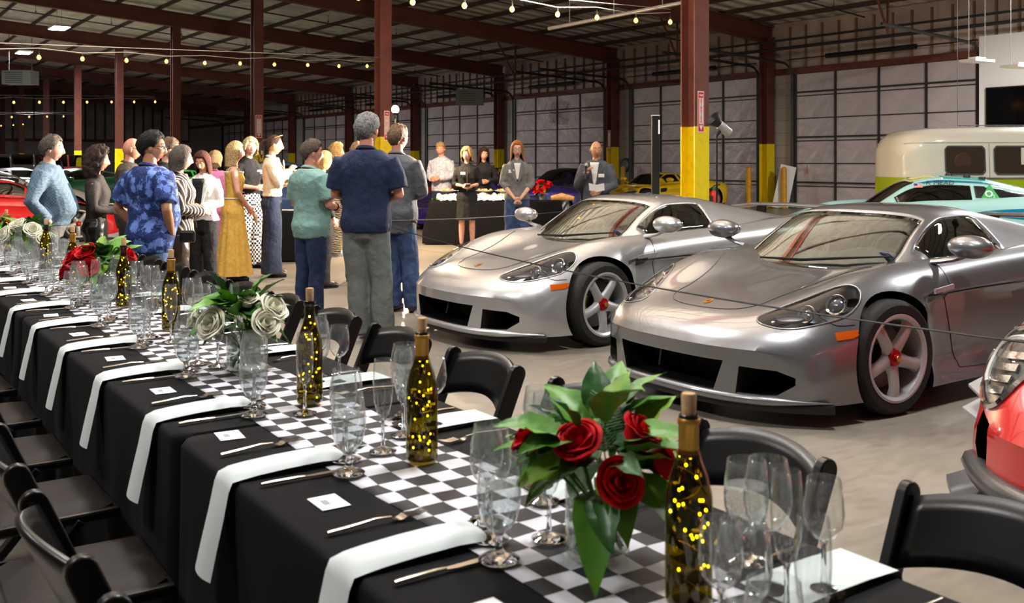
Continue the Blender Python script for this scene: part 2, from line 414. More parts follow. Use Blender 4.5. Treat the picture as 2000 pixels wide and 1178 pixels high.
def crom(pts, q):                                # Catmull-Rom through points, q in index units
    pts = np.asarray(pts, float); n = len(pts); out = []
    for u in q:
        i = min(int(u), n - 2); t = u - i; p1, p2 = pts[i], pts[i + 1]
        p0 = pts[i - 1] if i else np.array([-pts[1][0], pts[1][1]]) if abs(pts[0][0]) < 1e-6 else 2 * p1 - p2
        p3 = pts[i + 2] if i + 2 < n else 2 * p2 - p1
        m1 = (p2 - p0) * .5; m2 = (p3 - p1) * .5
        out.append((2 * t**3 - 3 * t**2 + 1) * p1 + (t**3 - 2 * t**2 + t) * m1 + (-2 * t**3 + 3 * t**2) * p2 + (t**3 - t**2) * m2)
    return np.array(out)
def body_loft(st, nose_bow, tail_bow, nx=84, nk=44, post=None, bowlen=1.3, bowexp=3.):
    """st: list of (x, [(y,z)...7 points from the centre line over the shoulder to the sill]) -> closed MB"""
    X = [s[0] for s in st]; L = X[-1]; np_ = len(st[0][1])
    q = np.linspace(0, 1, nx); xs = np.sort(np.concatenate([L * (q + .0), [.03, .1, L - .03]])); nx = len(xs)
    C = np.array([s[1] for s in st]); ctrl = np.zeros((nx, np_, 2))
    for j in range(np_):
        for c in range(2): ctrl[:, j, c] = pchip(X, C[:, j, c], xs)
    wmax = C[:, :, 0].max()
    def bow(x, y):
        a = abs(y) / wmax
        return nose_bow * a**bowexp * max(0, 1 - x / bowlen) - tail_bow * a**bowexp * max(0, 1 - (L - x) / bowlen)
    hp = []
    for i in range(nx):
        sec = crom(ctrl[i], np.linspace(0, np_ - 1, nk)); hp.append(sec)
    mb = MB(); V = []
    ring = 2 * nk - 1                            # right sill .. centre .. left sill
    for i in range(nx):
        for j in range(ring):
            y, z = (hp[i][nk - 1 - j][0], hp[i][nk - 1 - j][1]) if j < nk else (-hp[i][j - nk + 1][0], hp[i][j - nk + 1][1])
            x = xs[i] + bow(xs[i], y); p = (x, y, z)
            V.append(post(*p) if post else p)
    F = []
    for i in range(nx - 1):
        for j in range(ring - 1): F.append((i * ring + j, i * ring + j + 1, (i + 1) * ring + j + 1, (i + 1) * ring + j))
        F.append((i * ring + ring - 1, i * ring, (i + 1) * ring, (i + 1) * ring + ring - 1))
    # end caps follow the bow of the nose and tail
    for e, i in ((0, 0), (1, nx - 1)):
        K = 16; idx = {}
        for j in range(nk):
            a, b = i * ring + (nk - 1 - j), i * ring + (nk - 1 + j)   # +y and -y
            if j == 0: idx[j] = [a] * (K + 1); continue
            row = [a]
            for k in range(1, K):
                y = lerp(V[a][1], V[b][1], k / K); z = V[a][2]; yy = hp[i][j][0] * (1 - 2 * k / K)
                row.append(len(V)); V.append((xs[i] + bow(xs[i], yy), y, z))
            row.append(b); idx[j] = row
        for j in range(nk - 1):
            for k in range(K):
                f = (idx[j][k], idx[j][k + 1], idx[j + 1][k + 1], idx[j + 1][k])
                f = tuple(dict.fromkeys(f))
                if len(f) > 2: F.append(f if e else f[::-1])
    mb.add(V, F); return mb
def clean(o):
    bm = bmesh.new(); bm.from_mesh(o.data); bmesh.ops.remove_doubles(bm, verts=bm.verts, dist=1e-5); bmesh.ops.holes_fill(bm, edges=[e for e in bm.edges if e.is_boundary], sides=0); bmesh.ops.recalc_face_normals(bm, faces=bm.faces)
    if bm.calc_volume(signed=True) < 0: bmesh.ops.reverse_faces(bm, faces=bm.faces)
    bm.to_mesh(o.data); bm.free()
def bool_cut(o, cutters, inner=None):
    """cut closed MBs out of o; faces not on the old surface get material slot `inner`"""
    par = o.parent; o.parent = None
    clean(o); bm = bmesh.new(); bm.from_mesh(o.data); old = BVHTree.FromBMesh(bm); bm.free()
    for mb in cutters:
        c = mb.build('cutter', m_black); clean(c); clean(o)
        md = o.modifiers.new('c', 'BOOLEAN'); md.operation = 'DIFFERENCE'; md.object = c; md.solver = 'MANIFOLD'
        apply_mods(o); bpy.data.objects.remove(c)
    o.parent = par
    if inner is not None:
        for p in o.data.polygons:
            h = old.find_nearest(p.center)
            p.material_index = inner if h[0] is None or h[3] > .0015 else p.material_index
            p.use_smooth = True
    return o
def bvh_of(o):
    bm = bmesh.new(); bm.from_mesh(o.data); t = BVHTree.FromBMesh(bm); bm.free(); return t
def shot(t, a, b, axis, side=1):
    if axis == 'z': o, d = Vector((a, b, 3)), Vector((0, 0, -1))
    elif axis == 'x': o, d = Vector((-3, a, b)), Vector((1, 0, 0))
    else: o, d = Vector((a, side * 3, b)), Vector((0, -side, 0))
    h = t.ray_cast(o, d)
    return (h[0], h[1] if h[1].dot(d) < 0 else -h[1]) if h[0] is not None else (None, None)
def smooth_poly(pts, n=48):
    m = len(pts); out = []
    for i in range(n):
        u = i / n * m; k = int(u); t = u - k; p = [np.array(pts[(k + j - 1) % m], float) for j in range(4)]
        out.append(.5 * ((2 * p[1]) + (-p[0] + p[2]) * t + (2 * p[0] - 5 * p[1] + 4 * p[2] - p[3]) * t * t + (-p[0] + 3 * p[1] - 3 * p[2] + p[3]) * t**3))
    return out
def patch(t, poly, axis, off=.003, side=1, rings=7, dome=0., n=48, smooth=True, edge=-.012):
    """piece of sheet laid on the body: outline in the plane seen along `axis`"""
    pl = smooth_poly(poly, n) if smooth else [np.array(lerp(np.array(poly[k], float), np.array(poly[(k + 1) % len(poly)], float), f)) for k in range(len(poly)) for f in (0, .25, .5, .75)]
    n = len(pl); c = sum(pl) / n; V = []; F = []; last = None
    for r in range(rings + 2):
        f = min(1, r / rings)
        for k in range(n):
            a, b = c + (pl[k] - c) * (f if r else .001); h, nn = shot(t, a, b, axis, side)
            if h is None: h, nn = last if last else (Vector((a, b, 0)), Vector((0, 0, 1)))
            last = (h, nn); V.append(h + nn * ((off + dome * (1 - f * f)) if r <= rings else edge))
    for r in range(rings + 1):
        for k in range(n): F.append((r * n + k, r * n + (k + 1) % n, (r + 1) * n + (k + 1) % n, (r + 1) * n + k))
    mb = MB(); mb.add(V, F)
    # orient outwards
    o = len(F) // 2; f = F[n * 3]; p = [V[i] for i in f[:3]]; nn = (p[1] - p[0]).cross(p[2] - p[0])
    ax = {'z': Vector((0, 0, 1)), 'x': Vector((-1, 0, 0)), 'y': Vector((0, side, 0))}[axis]
    if nn.dot(ax) < 0: mb.f = [q[::-1] for q in mb.f]
    return mb
def seam(t, pts, axis, r=.003, side=1, off=.0005, n=10):
    P3 = []
    for i in range(len(pts) - 1):
        for k in range(n + (i == len(pts) - 2)):
            u = i + k / n; j = int(min(u, len(pts) - 2)); f = u - j
            p = [np.array(pts[max(0, min(len(pts) - 1, j + q - 1))], float) for q in range(4)]
            a, b = .5 * ((2 * p[1]) + (-p[0] + p[2]) * f + (2 * p[0] - 5 * p[1] + 4 * p[2] - p[3]) * f * f + (-p[0] + 3 * p[1] - 3 * p[2] + p[3]) * f**3)
            h, nn = shot(t, a, b, axis, side)
            if h is not None: P3.append(h + nn * off)
    return MB().tube(P3, r, 5) if len(P3) > 1 else MB()
def cabin_grid(st, bow, L0, nx=46, nk=30, bl=1.2, bowexp=2.2):
    X = [s[0] for s in st]; C = np.array([s[1] for s in st]); npt = C.shape[1]; xs = np.linspace(X[0], X[-1], nx); w = C[:, :, 0].max()
    ct = np.zeros((nx, npt, 2))
    for j in range(npt):
        for c in range(2): ct[:, j, c] = pchip(X, C[:, j, c], xs)
    G = []; q = np.linspace(0, npt - 1, nk)
    for i in range(nx):
        s = crom(ct[i], q); G.append([(xs[i] + bow * (abs(y) / w)**bowexp * max(0, 1 - (xs[i] - X[0]) / bl), y, z) for y, z in s])
    return xs, q, G
def cabin(st, bow, zones, mats, parent, nx=46, nk=30, bl=1.2, thick=.012):
    """zones(xs,q,side)->name; every zone becomes its own part"""
    xs, q, G = cabin_grid(st, bow, 0, nx, nk, bl); parts = {}
    for i in range(nx - 1):
        for j in range(nk - 1):
            for s in (1, -1):
                nm = zones((xs[i] + xs[i + 1]) / 2, (q[j] + q[j + 1]) / 2, s)
                if nm is None: continue
                key = nm if nm in ('roof', 'windshield', 'rear_window') else (nm, s)
                d = parts.setdefault(key, ({}, [], []))
                f = []
                for a, b in ((i, j), (i + 1, j), (i + 1, j + 1), (i, j + 1)):
                    k = (a, b, s if b else 0)
                    if k not in d[0]: d[0][k] = len(d[1]); x, y, z = G[a][b]; d[1].append((x, s * y, z))
                    f.append(d[0][k])
                d[2].append(tuple(f) if s == 1 else tuple(f[::-1]))
    out = {}
    for key, (_, V, F) in parts.items():
        nm = key if isinstance(key, str) else key[0]
        mb = MB(); mb.add(V, F); o = mb.build(nm, mats[nm], parent, 50)
        so = o.modifiers.new('s', 'SOLIDIFY'); so.thickness = thick if nm in ('roof',) else .004; so.offset = -1
        out[key] = o
    return out
m_tire = mat('tyre_rubber', (22, 22, 22), .75, bump=(60, .2))
m_alloy = mat('alloy_silver', (180, 180, 182), .36, .45)
m_disc = mat('brake_disc', (110, 108, 106), .4, .8)
m_calY = mat('caliper_yellow', (240, 205, 20), .4)
m_hubR = mat('hub_red', (170, 20, 24), .3, .5)
m_gold = mat('gold_metal', (214, 172, 84), .28, .9)
m_chrome = mat('chrome', (225, 225, 228), .08, 1)
m_blk = mat('black_plastic', (16, 16, 17), .45)
m_blkg = mat('black_gloss', (10, 10, 12), .1, coat=.5)
def thin_glass(name, tint, refl=1.0, rough=0., base=.04, white=0.):
    """thin sheet of glass: clear, with a Schlick reflection; `white` is the share of milky scatter"""
    m = bpy.data.materials.new(name); m.use_nodes = True; nt = m.node_tree; nt.nodes.clear(); N = lambda t: nt.nodes.new('ShaderNode' + t); L = nt.links.new
    o = N('OutputMaterial'); mx = N('MixShader'); tr = N('BsdfTransparent'); gl = N('BsdfGlossy'); lw = N('LayerWeight'); lw.inputs[0].default_value = .5
    pw = N('Math'); pw.operation = 'POWER'; pw.inputs[1].default_value = 4.; ml = N('Math'); ml.operation = 'MULTIPLY_ADD'; ml.use_clamp = True; ml.inputs[1].default_value = refl; ml.inputs[2].default_value = base
    tr.inputs[0].default_value = s2l(tint); gl.inputs['Roughness'].default_value = rough; gl.inputs[0].default_value = (1, 1, 1, 1)
    L(lw.outputs['Facing'], pw.inputs[0]); L(pw.outputs[0], ml.inputs[0]); L(ml.outputs[0], mx.inputs[0]); L(gl.outputs[0], mx.inputs[2])
    if white:
        m2 = N('MixShader'); df = N('BsdfDiffuse'); df.inputs[0].default_value = (.9, .92, .93, 1); m2.inputs[0].default_value = white; L(tr.outputs[0], m2.inputs[1]); L(df.outputs[0], m2.inputs[2]); L(m2.outputs[0], mx.inputs[1])
    else: L(tr.outputs[0], mx.inputs[1])
    L(mx.outputs[0], o.inputs[0]); MATS[name] = m; return m
m_glass = thin_glass('window_glass', (214, 222, 218), .9, base=.07)
m_tint = thin_glass('tinted_glass', (110, 116, 116), .9, base=.07)
m_lens = thin_glass('lamp_lens', (246, 248, 248), .9)
m_amber = mat('amber_lens', (196, 84, 6), .15, coat=.5)
m_bulbw = mat('lamp_reflector', (222, 222, 226), .1, .9)
m_inter = mat('car_interior', (34, 33, 33), .7)
m_leather = mat('grey_leather', (104, 100, 96), .5)
WHEELS = {}
def wheel(parent, x, side, zr, y, style, hub=m_hubR, cal=m_calY, r=None, rim=.248, w=.25, face=0, spoke_m=None, steer=0.):
    """side=-1: the car's left.  parts: tyre, rim, spokes, hub, disc, caliper"""
    R = zr; key = (style, R, side, w, rim)
    if key not in WHEELS:
        d = {}
        M = Matrix.Rotation(-side * PI / 2, 3, 'X')          # lathe axis (0,0,1) -> outwards (0, side, 0)
        hw = w / 2
        t = MB(); t.lathe([(rim - .01, -hw), (R - .03, -hw), (R - .008, -hw + .02), (R, -hw + .045), (R, hw - .045), (R - .008, hw - .02), (R - .03, hw - .002), (rim + .015, hw - .002), (rim + .004, hw - .012)], 56, (0, 0, 0), M)
        for k in range(3):
            pass
        d['tyre'] = t.mesh('tyre', m_tire, 35)
        rm = MB(); rm.lathe([(rim + .006, hw - .012), (rim + .008, hw - .002), (rim - .006, hw), (rim - .022, hw - .012), (rim - .03, hw - .05), (rim - .035, -hw)], 56, (0, 0, 0), M)
        d['rim'] = rm.mesh('rim', m_alloy, 40)
        n = 5; sp = MB()
        rs = rim - .012
        for s in ([0] if style != 'multi' else [0]):
            if style in ('five', 'five_thin'):
                secs = [(.045, .052, .0), (.10, .040, .014), (.17, .036, .02), (rs - .01, .05, .006)] if style == 'five' else [(.045, .035, 0), (.1, .028, .01), (rs, .03, 0)]
                V = []; F = []
                for rr, hwid, bulge in secs:
                    zf = hw - .028 - .03 * (rr / rim) + bulge + (.03 * (rr / rim)**2)
                    for yy, zz in ((-hwid, zf - .03), (-hwid * .7, zf - .004), (0, zf + .006), (hwid * .7, zf - .004), (hwid, zf - .03)):
                        V.append(M @ Vector((rr, yy, zz)))
                for a in range(len(secs) - 1):
                    for b in range(4): F.append((a * 5 + b, (a + 1) * 5 + b, (a + 1) * 5 + b + 1, a * 5 + b + 1))
                sp.add(V, F)
        d['spoke'] = sp.mesh('spoke', m_alloy, 60)
        h = MB(); h.lathe([(.0, hw - .0), (.022, hw - .002), (.024, hw - .02), (.046, hw - .022), (.05, hw - .035), (.062, hw - .04), (.064, hw - .09)], 24, (0, 0, 0), M); d['hub'] = h.mesh('hub', hub, 30)
        cp = MB(); cp.lathe([(0, hw + .002), (.018, hw + .001), (.02, hw - .004)], 18, (0, 0, 0), M); d['cap'] = cp.mesh('hub_cap', m_gold, 30)
        ds_ = MB(); ds_.lathe([(.07, -.0), (.19, -.0), (.19, -.03), (.07, -.03)], 40, (0, 0, .0), M); d['disc'] = ds_.mesh('brake_disc', m_disc, 30)
        ca = MB(); pts = [(math.cos(q), math.sin(q)) for q in np.linspace(-.55, .55, 9)]
        ca.prism([(a * .215, b * .215) for a, b in pts] + [(a * .13, b * .13) for a, b in pts[::-1]], -.05, .035, lambda a, b, c: tuple(M @ Vector((a, b, c)))); d['cal'] = ca.mesh('brake_caliper', cal, 30)
        WHEELS[key] = d
    d = WHEELS[key]
    w_ = inst('wheel', d['tyre'], parent, (x, side * y, zr), (0, 0, steer))
    inst('rim', d['rim'], w_)
    for k in range(5): inst('spoke', d['spoke'], w_, None, (0, k * 2 * PI / 5 + .3, 0))
    h = inst('hub', d['hub'], w_); h2 = inst('hub_cap', d['cap'], w_)
    inst('brake_disc', d['disc'], w_); inst('brake_caliper', d['cal'], w_, None, (0, PI if side < 0 else 0, 0))
    return w_
def arch(x, r, z, ya=.56, yb=1.3):
    mb = MB()
    for s in (-1, 1):
        M = Matrix.Rotation(-s * PI / 2, 3, 'X'); mb.lathe([(r, ya), (r, yb)], 48, (x, 0, z), M, cap=True)
    return mb
def arches(x, r, z, ya=.56, yb=1.3):
    out = []
    for s in (-1, 1):
        M = Matrix.Rotation(-s * PI / 2, 3, 'X'); out.append(MB().lathe([(r, ya), (r, yb)], 48, (x, 0, z), M, cap=True))
    return out
def boxcut(x0, x1, y0, y1, z0, z1): return MB().box(((x0 + x1) / 2, (y0 + y1) / 2, (z0 + z1) / 2), (x1 - x0, y1 - y0, z1 - z0))
def paint(name, c, c2=None, rough=.32, metal=.75):
    if name in MATS: return MATS[name]
    m = mat(name, c, rough, metal, coat=1.)
    if metal > .3:
        nt, b, N, L = nodes_of(m); tc = N('TexCoord'); v = N('TexVoronoi'); v.inputs['Scale'].default_value = 900
        mr = N('MapRange'); mr.inputs[3].default_value = rough - .06; mr.inputs[4].default_value = rough + .1
        L(tc.outputs['Object'], v.inputs['Vector']); L(v.outputs['Distance'], mr.inputs[0]); L(mr.outputs[0], b.inputs['Roughness'])
    return m
def mirror(parent, x, y, z, side, m, s=1.):
    mr = inst('door_mirror', MB().ell((0, 0, 0), (.085 * s, .135 * s, .068 * s), 20, 12).mesh('door_mirror', m, 80), parent, (x, side * y, z))
    MB().tube([(.0, -side * .02, -.05), (.0, -side * .1, -.085), (-.01, -side * .24, -.11)], [.03, .022, .034], 8, flat=.6).build('mirror_arm', m, mr, 60)
    MB().ell((.055 * s, 0, 0), (.035 * s, .118 * s, .055 * s), 16, 8).build('mirror_glass', m_chrome, mr, 80)
    return mr
GT_ST = [
 (0.00, [(0, .42), (.40, .42), (.64, .415), (.78, .39), (.825, .32), (.835, .23), (.80, .15)]),
 (0.06, [(0, .485), (.36, .485), (.62, .485), (.80, .46), (.865, .38), (.875, .26), (.85, .13)]),
 (0.20, [(0, .555), (.35, .555), (.62, .562), (.80, .545), (.89, .45), (.905, .30), (.89, .12)]),
 (0.42, [(0, .615), (.33, .615), (.60, .648), (.78, .638), (.905, .52), (.925, .33), (.915, .12)]),
 (0.70, [(0, .67), (.33, .675), (.60, .742), (.77, .738), (.905, .60), (.935, .36), (.93, .13)]),
 (0.96, [(0, .715), (.33, .722), (.60, .80), (.76, .80), (.905, .66), (.945, .40), (.94, .13)]),
 (1.25, [(0, .765), (.35, .775), (.60, .828), (.745, .828), (.89, .70), (.935, .42), (.935, .13)]),
 (1.60, [(0, .82), (.38, .825), (.62, .845), (.735, .845), (.865, .74), (.915, .45), (.93, .13)]),
 (2.10, [(0, .85), (.40, .85), (.64, .862), (.745, .86), (.86, .76), (.905, .45), (.935, .13)]),
 (2.70, [(0, .89), (.40, .89), (.66, .895), (.775, .885), (.885, .78), (.92, .46), (.94, .13)]),
 (3.20, [(0, .92), (.35, .92), (.65, .935), (.79, .925), (.915, .80), (.95, .48), (.95, .13)]),
 (3.70, [(0, .91), (.35, .92), (.65, .95), (.80, .94), (.93, .80), (.965, .5), (.955, .15)]),
 (4.20, [(0, .89), (.35, .89), (.62, .91), (.78, .895), (.91, .78), (.94, .5), (.92, .2)]),
 (4.50, [(0, .87), (.35, .87), (.6, .87), (.74, .85), (.86, .75), (.89, .5), (.86, .26)]),
 (4.61, [(0, .83), (.33, .83), (.56, .82), (.68, .80), (.78, .72), (.80, .5), (.76, .32)])]
GT_CAB = [
 (1.20, [(0, .745), (.30, .745), (.55, .755), (.67, .765), (.72, .77)]),
 (1.40, [(0, .885), (.30, .88), (.55, .865), (.67, .84), (.725, .80)]),
 (1.60, [(0, 1.015), (.30, 1.01), (.52, .985), (.645, .935), (.735, .82)]),
 (1.78, [(0, 1.11), (.29, 1.105), (.50, 1.075), (.625, .995), (.74, .83)]),
 (1.98, [(0, 1.157), (.28, 1.15), (.48, 1.12), (.605, 1.03), (.745, .84)]),
 (2.22, [(0, 1.166), (.27, 1.16), (.47, 1.125), (.595, 1.035), (.75, .85)]),
 (2.50, [(0, 1.15), (.27, 1.143), (.455, 1.105), (.585, 1.025), (.755, .86)]),
 (2.85, [(0, 1.07), (.26, 1.08), (.43, 1.06), (.57, .99), (.75, .87)]),
 (3.35, [(0, .96), (.25, .99), (.40, .985), (.53, .95), (.70, .89)]),
 (3.85, [(0, .86), (.22, .89), (.36, .90), (.48, .88), (.60, .86)])]
def gt_post(x, y, z):
    # recessed flank behind the front wheel
    k = smst(1.22, 1.34, x) * (1 - smst(2.75, 3.1, x)) * (1 - smst(.645, .665, z)) * smst(.12, .3, z)
    if abs(y) > .5: y -= math.copysign(.055 * k, y)
    return (x, y, z)
HERO = {}
HL_OUT = [(.27, .48), (.235, .56), (.29, .69), (.43, .79), (.60, .835), (.75, .82), (.79, .75), (.72, .67), (.55, .585), (.39, .51)]
def hero_car(label, pm, loc, sticker, steer, name):
    root = thing('sports_car', label, 'car', loc)
    if 'body' not in HERO:
        o = body_loft(GT_ST, .46, .22, nx=90, nk=46, post=gt_post).build('body', [pm, m_blk, mat('lamp_bowl', (84, 86, 90), .35, .5)], root, 180)
        cut = arches(.96, .378, .335) + arches(3.69, .395, .355) + [boxcut(1.45, 2.6, -.60, .60, .42, 1.3)]
        cut.append(MB().prism([(-.43, .345), (.43, .345), (.37, .175), (-.37, .175)], -.4, .36, lambda a, b, c: (c, a, b)))
        for s in (-1, 1):
            pl = [(s * .52, .325), (s * .70, .315), (s * .775, .28), (s * .775, .24), (s * .70, .18), (s * .50, .165)]
            cut.append(MB().prism(pl, -.4, .55, lambda a, b, c: (c, a, b)))
        bool_cut(o, cut, 1); HERO['bvh'] = bvh_of(o); cut = []
        for s in (-1, 1):                        # pockets behind the headlight covers
            pk = [(float(a), s * float(b)) for a, b in smooth_poly(HL_OUT, 40)]; cut.append(MB().prism(pk if s > 0 else pk[::-1], 0, 1, lambda a, b, c: (a, b, 1.2 if c else .43 + (a - .25) * .42)))
        bool_cut(o, cut, 2); o.data.set_sharp_from_angle(angle=math.radians(38)); HERO['body'] = o.data
    else:
        me = HERO['body'].copy(); me.materials[0] = pm; o = inst('body', me, root)
    t = HERO['bvh']
    # windows and roof
    def zones(x, q, s):
        if q < 2.12 and 1.19 < x < 1.81: return 'windshield'
        if x > 2.72 and q < 1.8: return 'engine_cover'
        e = 2.05 + .25 * smst(1.6, 1.9, x)
        if 1.52 < x < 2.36 and 2.42 < q < 3.85: return 'side_window'
        return 'roof'
    cabin(GT_CAB, .18, zones, {'windshield': m_glass, 'side_window': m_glass, 'roof': pm, 'engine_cover': mat('engine_mesh', (70, 70, 72), .5, .6)}, root)
    fr = MB()
    # cowl, wiper, interior
    ck = MB().grid(lambda u, v: (1.22 + .17 * abs(2 * v - 1)**2.2 + u * .06, lerp(-.66, .66, v), .758 + u * .03 + .016 * abs(2 * v - 1)), 3, 24).build('cowl', m_blk, root, 60)
    MB().tube([(1.24, .35, .80), (1.25, 0, .81), (1.30, -.28, .84), (1.42, -.55, .865)], [.008, .012, .01, .006], 6).build('wiper', m_blk, root, 60)
    MB().grid(lambda u, v: (1.30 + u * .42 + .12 * abs(2 * v - 1)**2, lerp(-.58, .58, v), .80 + .05 * math.sin(u * PI) + (.05 * math.exp(-((v - .26) / .14)**2)) * math.sin(u * PI * .9) - .22 * max(0, u - .8)), 10, 20).build('dashboard', mat('dash_grey', (70, 78, 80), .6), root, 60)
    for s in (-1, 1):
        st_ = MB(); st_.tube([(2.10, s * .33, .42), (2.18, s * .33, .70), (2.26, s * .33, .90), (2.29, s * .33, 1.02)], [.24, .23, .18, .10], 10, flat=.35, up=(0, 1, 0)); sx = st_.build('seat', m_inter, root, 50)
        MB().tube([(2.06, s * .33 + s * .13, .70), (2.14, s * .33 + s * .15, .88), (2.20, s * .33 + s * .10, 1.0), (2.20, s * .33, 1.04), (2.20, s * .33 - s * .10, 1.0), (2.14, s * .33 - s * .15, .88), (2.06, s * .33 - s * .13, .70)], .018, 6).build('seat_bolster', m_leather, sx, 60)
    M = Matrix.Rotation(-1.2, 3, 'Y'); sw = MB(); sw.ring(.175, .015, (1.76, -.34, .84), M); sw.ell((1.76, -.34, .84), (.03, .05, .05)); sw.bar((1.76, -.51, .84), (1.76, -.17, .84), .03, .012); sw.build('steering_wheel', m_blk, root, 60)
    MB().tube([(2.46, -.5, .6), (2.44, -.46, .98), (2.44, -.2, 1.07), (2.44, .2, 1.07), (2.44, .46, .98), (2.46, .5, .6)], .035, 8).build('roll_hoop', m_blk, root, 60)
    MB().ell((1.74, 0, 1.0), (.015, .1, .028)).build('rear_view_mirror', m_blk, root, 60)
    # front lamps
    for s in (-1, 1):
        pl = [(a, s * b) for a, b in HL_OUT]
        hl = patch(t, pl, 'z', .002, dome=.012, edge=.0).build('headlight', m_lens, root, 60)
        fr = [p for p in smooth_poly(pl, 40)]; sm = seam(t, fr + [fr[0]], 'z', .0065, n=1); sm.build('headlight_bezel', pm, hl, 80)
        for cx, cy_, r in ((.47, .655, .058), (.63, .745, .066)):
            h, nn = shot(t, cx, s * cy_, 'z'); d = (nn * .5 + Vector((-.9, -s * -.05, .1))).normalized(); Q = d.to_track_quat('Z', 'Y').to_matrix()
            lp = MB(); lp.lathe([(r, -.06), (r, .004), (r - .006, .009), (r - .016, .004), (r - .018, -.03)], 28, h - nn * .045, Q)
            l = lp.build('lamp_ring', m_chrome, hl, 40)
            MB().lathe([(0, .006), (r * .35, .003), (r * .62, -.004), (r - .014, -.012)], 24, h - nn * .045, Q).build('projector_lens', mat('projector_glass', (96, 100, 108), .05, .5, coat=1), hl, 80)
        pi_ = [(.335, .55), (.32, .60), (.37, .68), (.42, .70), (.41, .64), (.37, .58)]
        patch(t, [(a, s * b) for a, b in pi_], 'z', -.03).build('turn_lamp', mat('clear_indicator', (150, 152, 158), .12, .5, coat=1), hl, 60)
        h, nn = shot(t, .285, s * .60, 'z')
        MB().ell(h + Vector((-.02, 0, .0)), (.016, .012, .012)).build('washer_cap', m_chrome, root, 60)
        # side marker, flank vent, door and arch details
        patch(t, [(.47, .475), (.63, .485), (.625, .525), (.475, .515)], 'y', .006, s, smooth=False, edge=.0).build('side_marker', m_amber, root, 50)
        bar = MB().bar((1.32, s * .922, .69), (1.54, s * .905, .705), .012, .028); bar.build('model_badge_bar', m_alloy, root)
        seam(t, [(1.34, .66), (1.8, .665), (2.3, .675), (2.95, .70)], 'y', .006, s).build('crease_seam', m_blk, root, 60)
        seam(t, [(1.56, .82), (1.54, .7), (1.56, .5), (1.60, .25), (1.7, .2), (2.4, .2), (2.78, .23)], 'y', .003, s).build('door_seam', m_blk, root, 60)
        seam(t, [(.44, .62), (.5, .555), (.62, .55)], 'y', .003, s).build('bumper_seam', m_blk, root, 60)
        mirror(root, 1.56, 1.0, .95, s, pm, 1.05)
        wheel(root, .96, s, .334, .80, 'five', steer=steer, w=.262); wheel(root, 3.69, s, .354, .80, 'five', w=.3)
        patch(t, [(2.72, .30), (2.95, .36), (3.0, .66), (2.9, .72), (2.78, .66)], 'y', .004, s, smooth=True).build('side_intake', m_blk, root, 60)
        # struts in the intake
        MB().bar((.30, s * .33, .345), (.24, s * .30, .175), .012, .012).build('grille_rod', m_alloy, root)
    gr = MB()
    MB().grid(lambda u, v: (.30 - .012 * math.sin(u * 40), lerp(-.42, .42, u), lerp(.17, .35, v)), 60, 1).build('radiator_grille', mat('grille_mesh', (30, 30, 31), .6, .3), root)
    # hood panel seam, badge, lip
    seam(t, [(1.16, -.60), (.90, -.47), (.62, -.38), (.44, -.35), (.33, -.26), (.285, -.1), (.285, .1), (.33, .26), (.44, .35), (.62, .38), (.90, .47), (1.16, .60)], 'z', .0035).build('hood_seam', m_blk, root, 60)
    b = patch(t, [(.345, -.022), (.33, 0), (.345, .022), (.385, .026), (.41, 0), (.385, -.026)], 'z', .004, n=20); bd = b.build('hood_badge', m_gold, root, 60)
    patch(t, [(.36, -.008), (.36, .008), (.385, .008), (.385, -.008)], 'z', .0055, n=12).build('badge_field', m_hubR, bd, 60)
    lip = MB(); fr = [(.455 * (abs(y) / .965)**3 - .03, y) for y in np.linspace(-.9, .9, 41)]
    lip.tube([(x + .05, y, .145) for x, y in fr], [.04 * (1 - max(0, abs(y) / .9 - .72) / .28 * .9) for x, y in fr], 10, flat=.75); lip.build('front_lip', pm, root, 60)
    MB().tube([(x + .07, y, .11) for x, y in fr], .03, 6).build('lip_underside', m_blk, root, 60)
    # rear wing
    wg = MB(); wg.tube([(4.42, -.80, .97), (4.36, -.5, 1.0), (4.34, 0, 1.01), (4.36, .5, 1.0), (4.42, .80, .97)], .16, 12, flat=.14, up=(0, 0, 1)); wg.build('rear_wing', pm, root, 60)
    for s in (-1, 1): MB().bar((4.34, s * .45, .85), (4.36, s * .45, 1.0), .12, .02).build('wing_post', m_blk, root)
    # registration sticker on the screen
    stk = MB().box((0, 0, 0), (.002, .10, .05)).build('registration_sticker', mat('sticker_blue', (40, 84, 190), .4), root); stk.location = (1.455, -.50, .87); stk.rotation_euler = (0, -.95, -.42)
    MB().box((-.002, .0, 0), (.002, .078, .03)).build('sticker_field', m_white, stk)
    if sticker:
        inst('lettering', text_mesh(sticker, .022, m_black, ext=.0002), stk, (-.0035, 0, 0), (PI / 2, 0, -PI / 2))
    return root
p_sil = paint('gt_silver_paint', (196, 197, 198), rough=.3, metal=.72)
p_gry = paint('seal_grey_paint', (128, 130, 134), rough=.3, metal=.72)
c1 = hero_car('light silver roadster with a red wheel hub parked beside the buffet', p_sil, (4.12, 6.98, 0), '08-26', .10, 'a')
c2 = hero_car('darker grey roadster with yellow calipers parked beside the light silver one', p_gry, (4.12, 4.36, 0), '08-19', -.06, 'b')
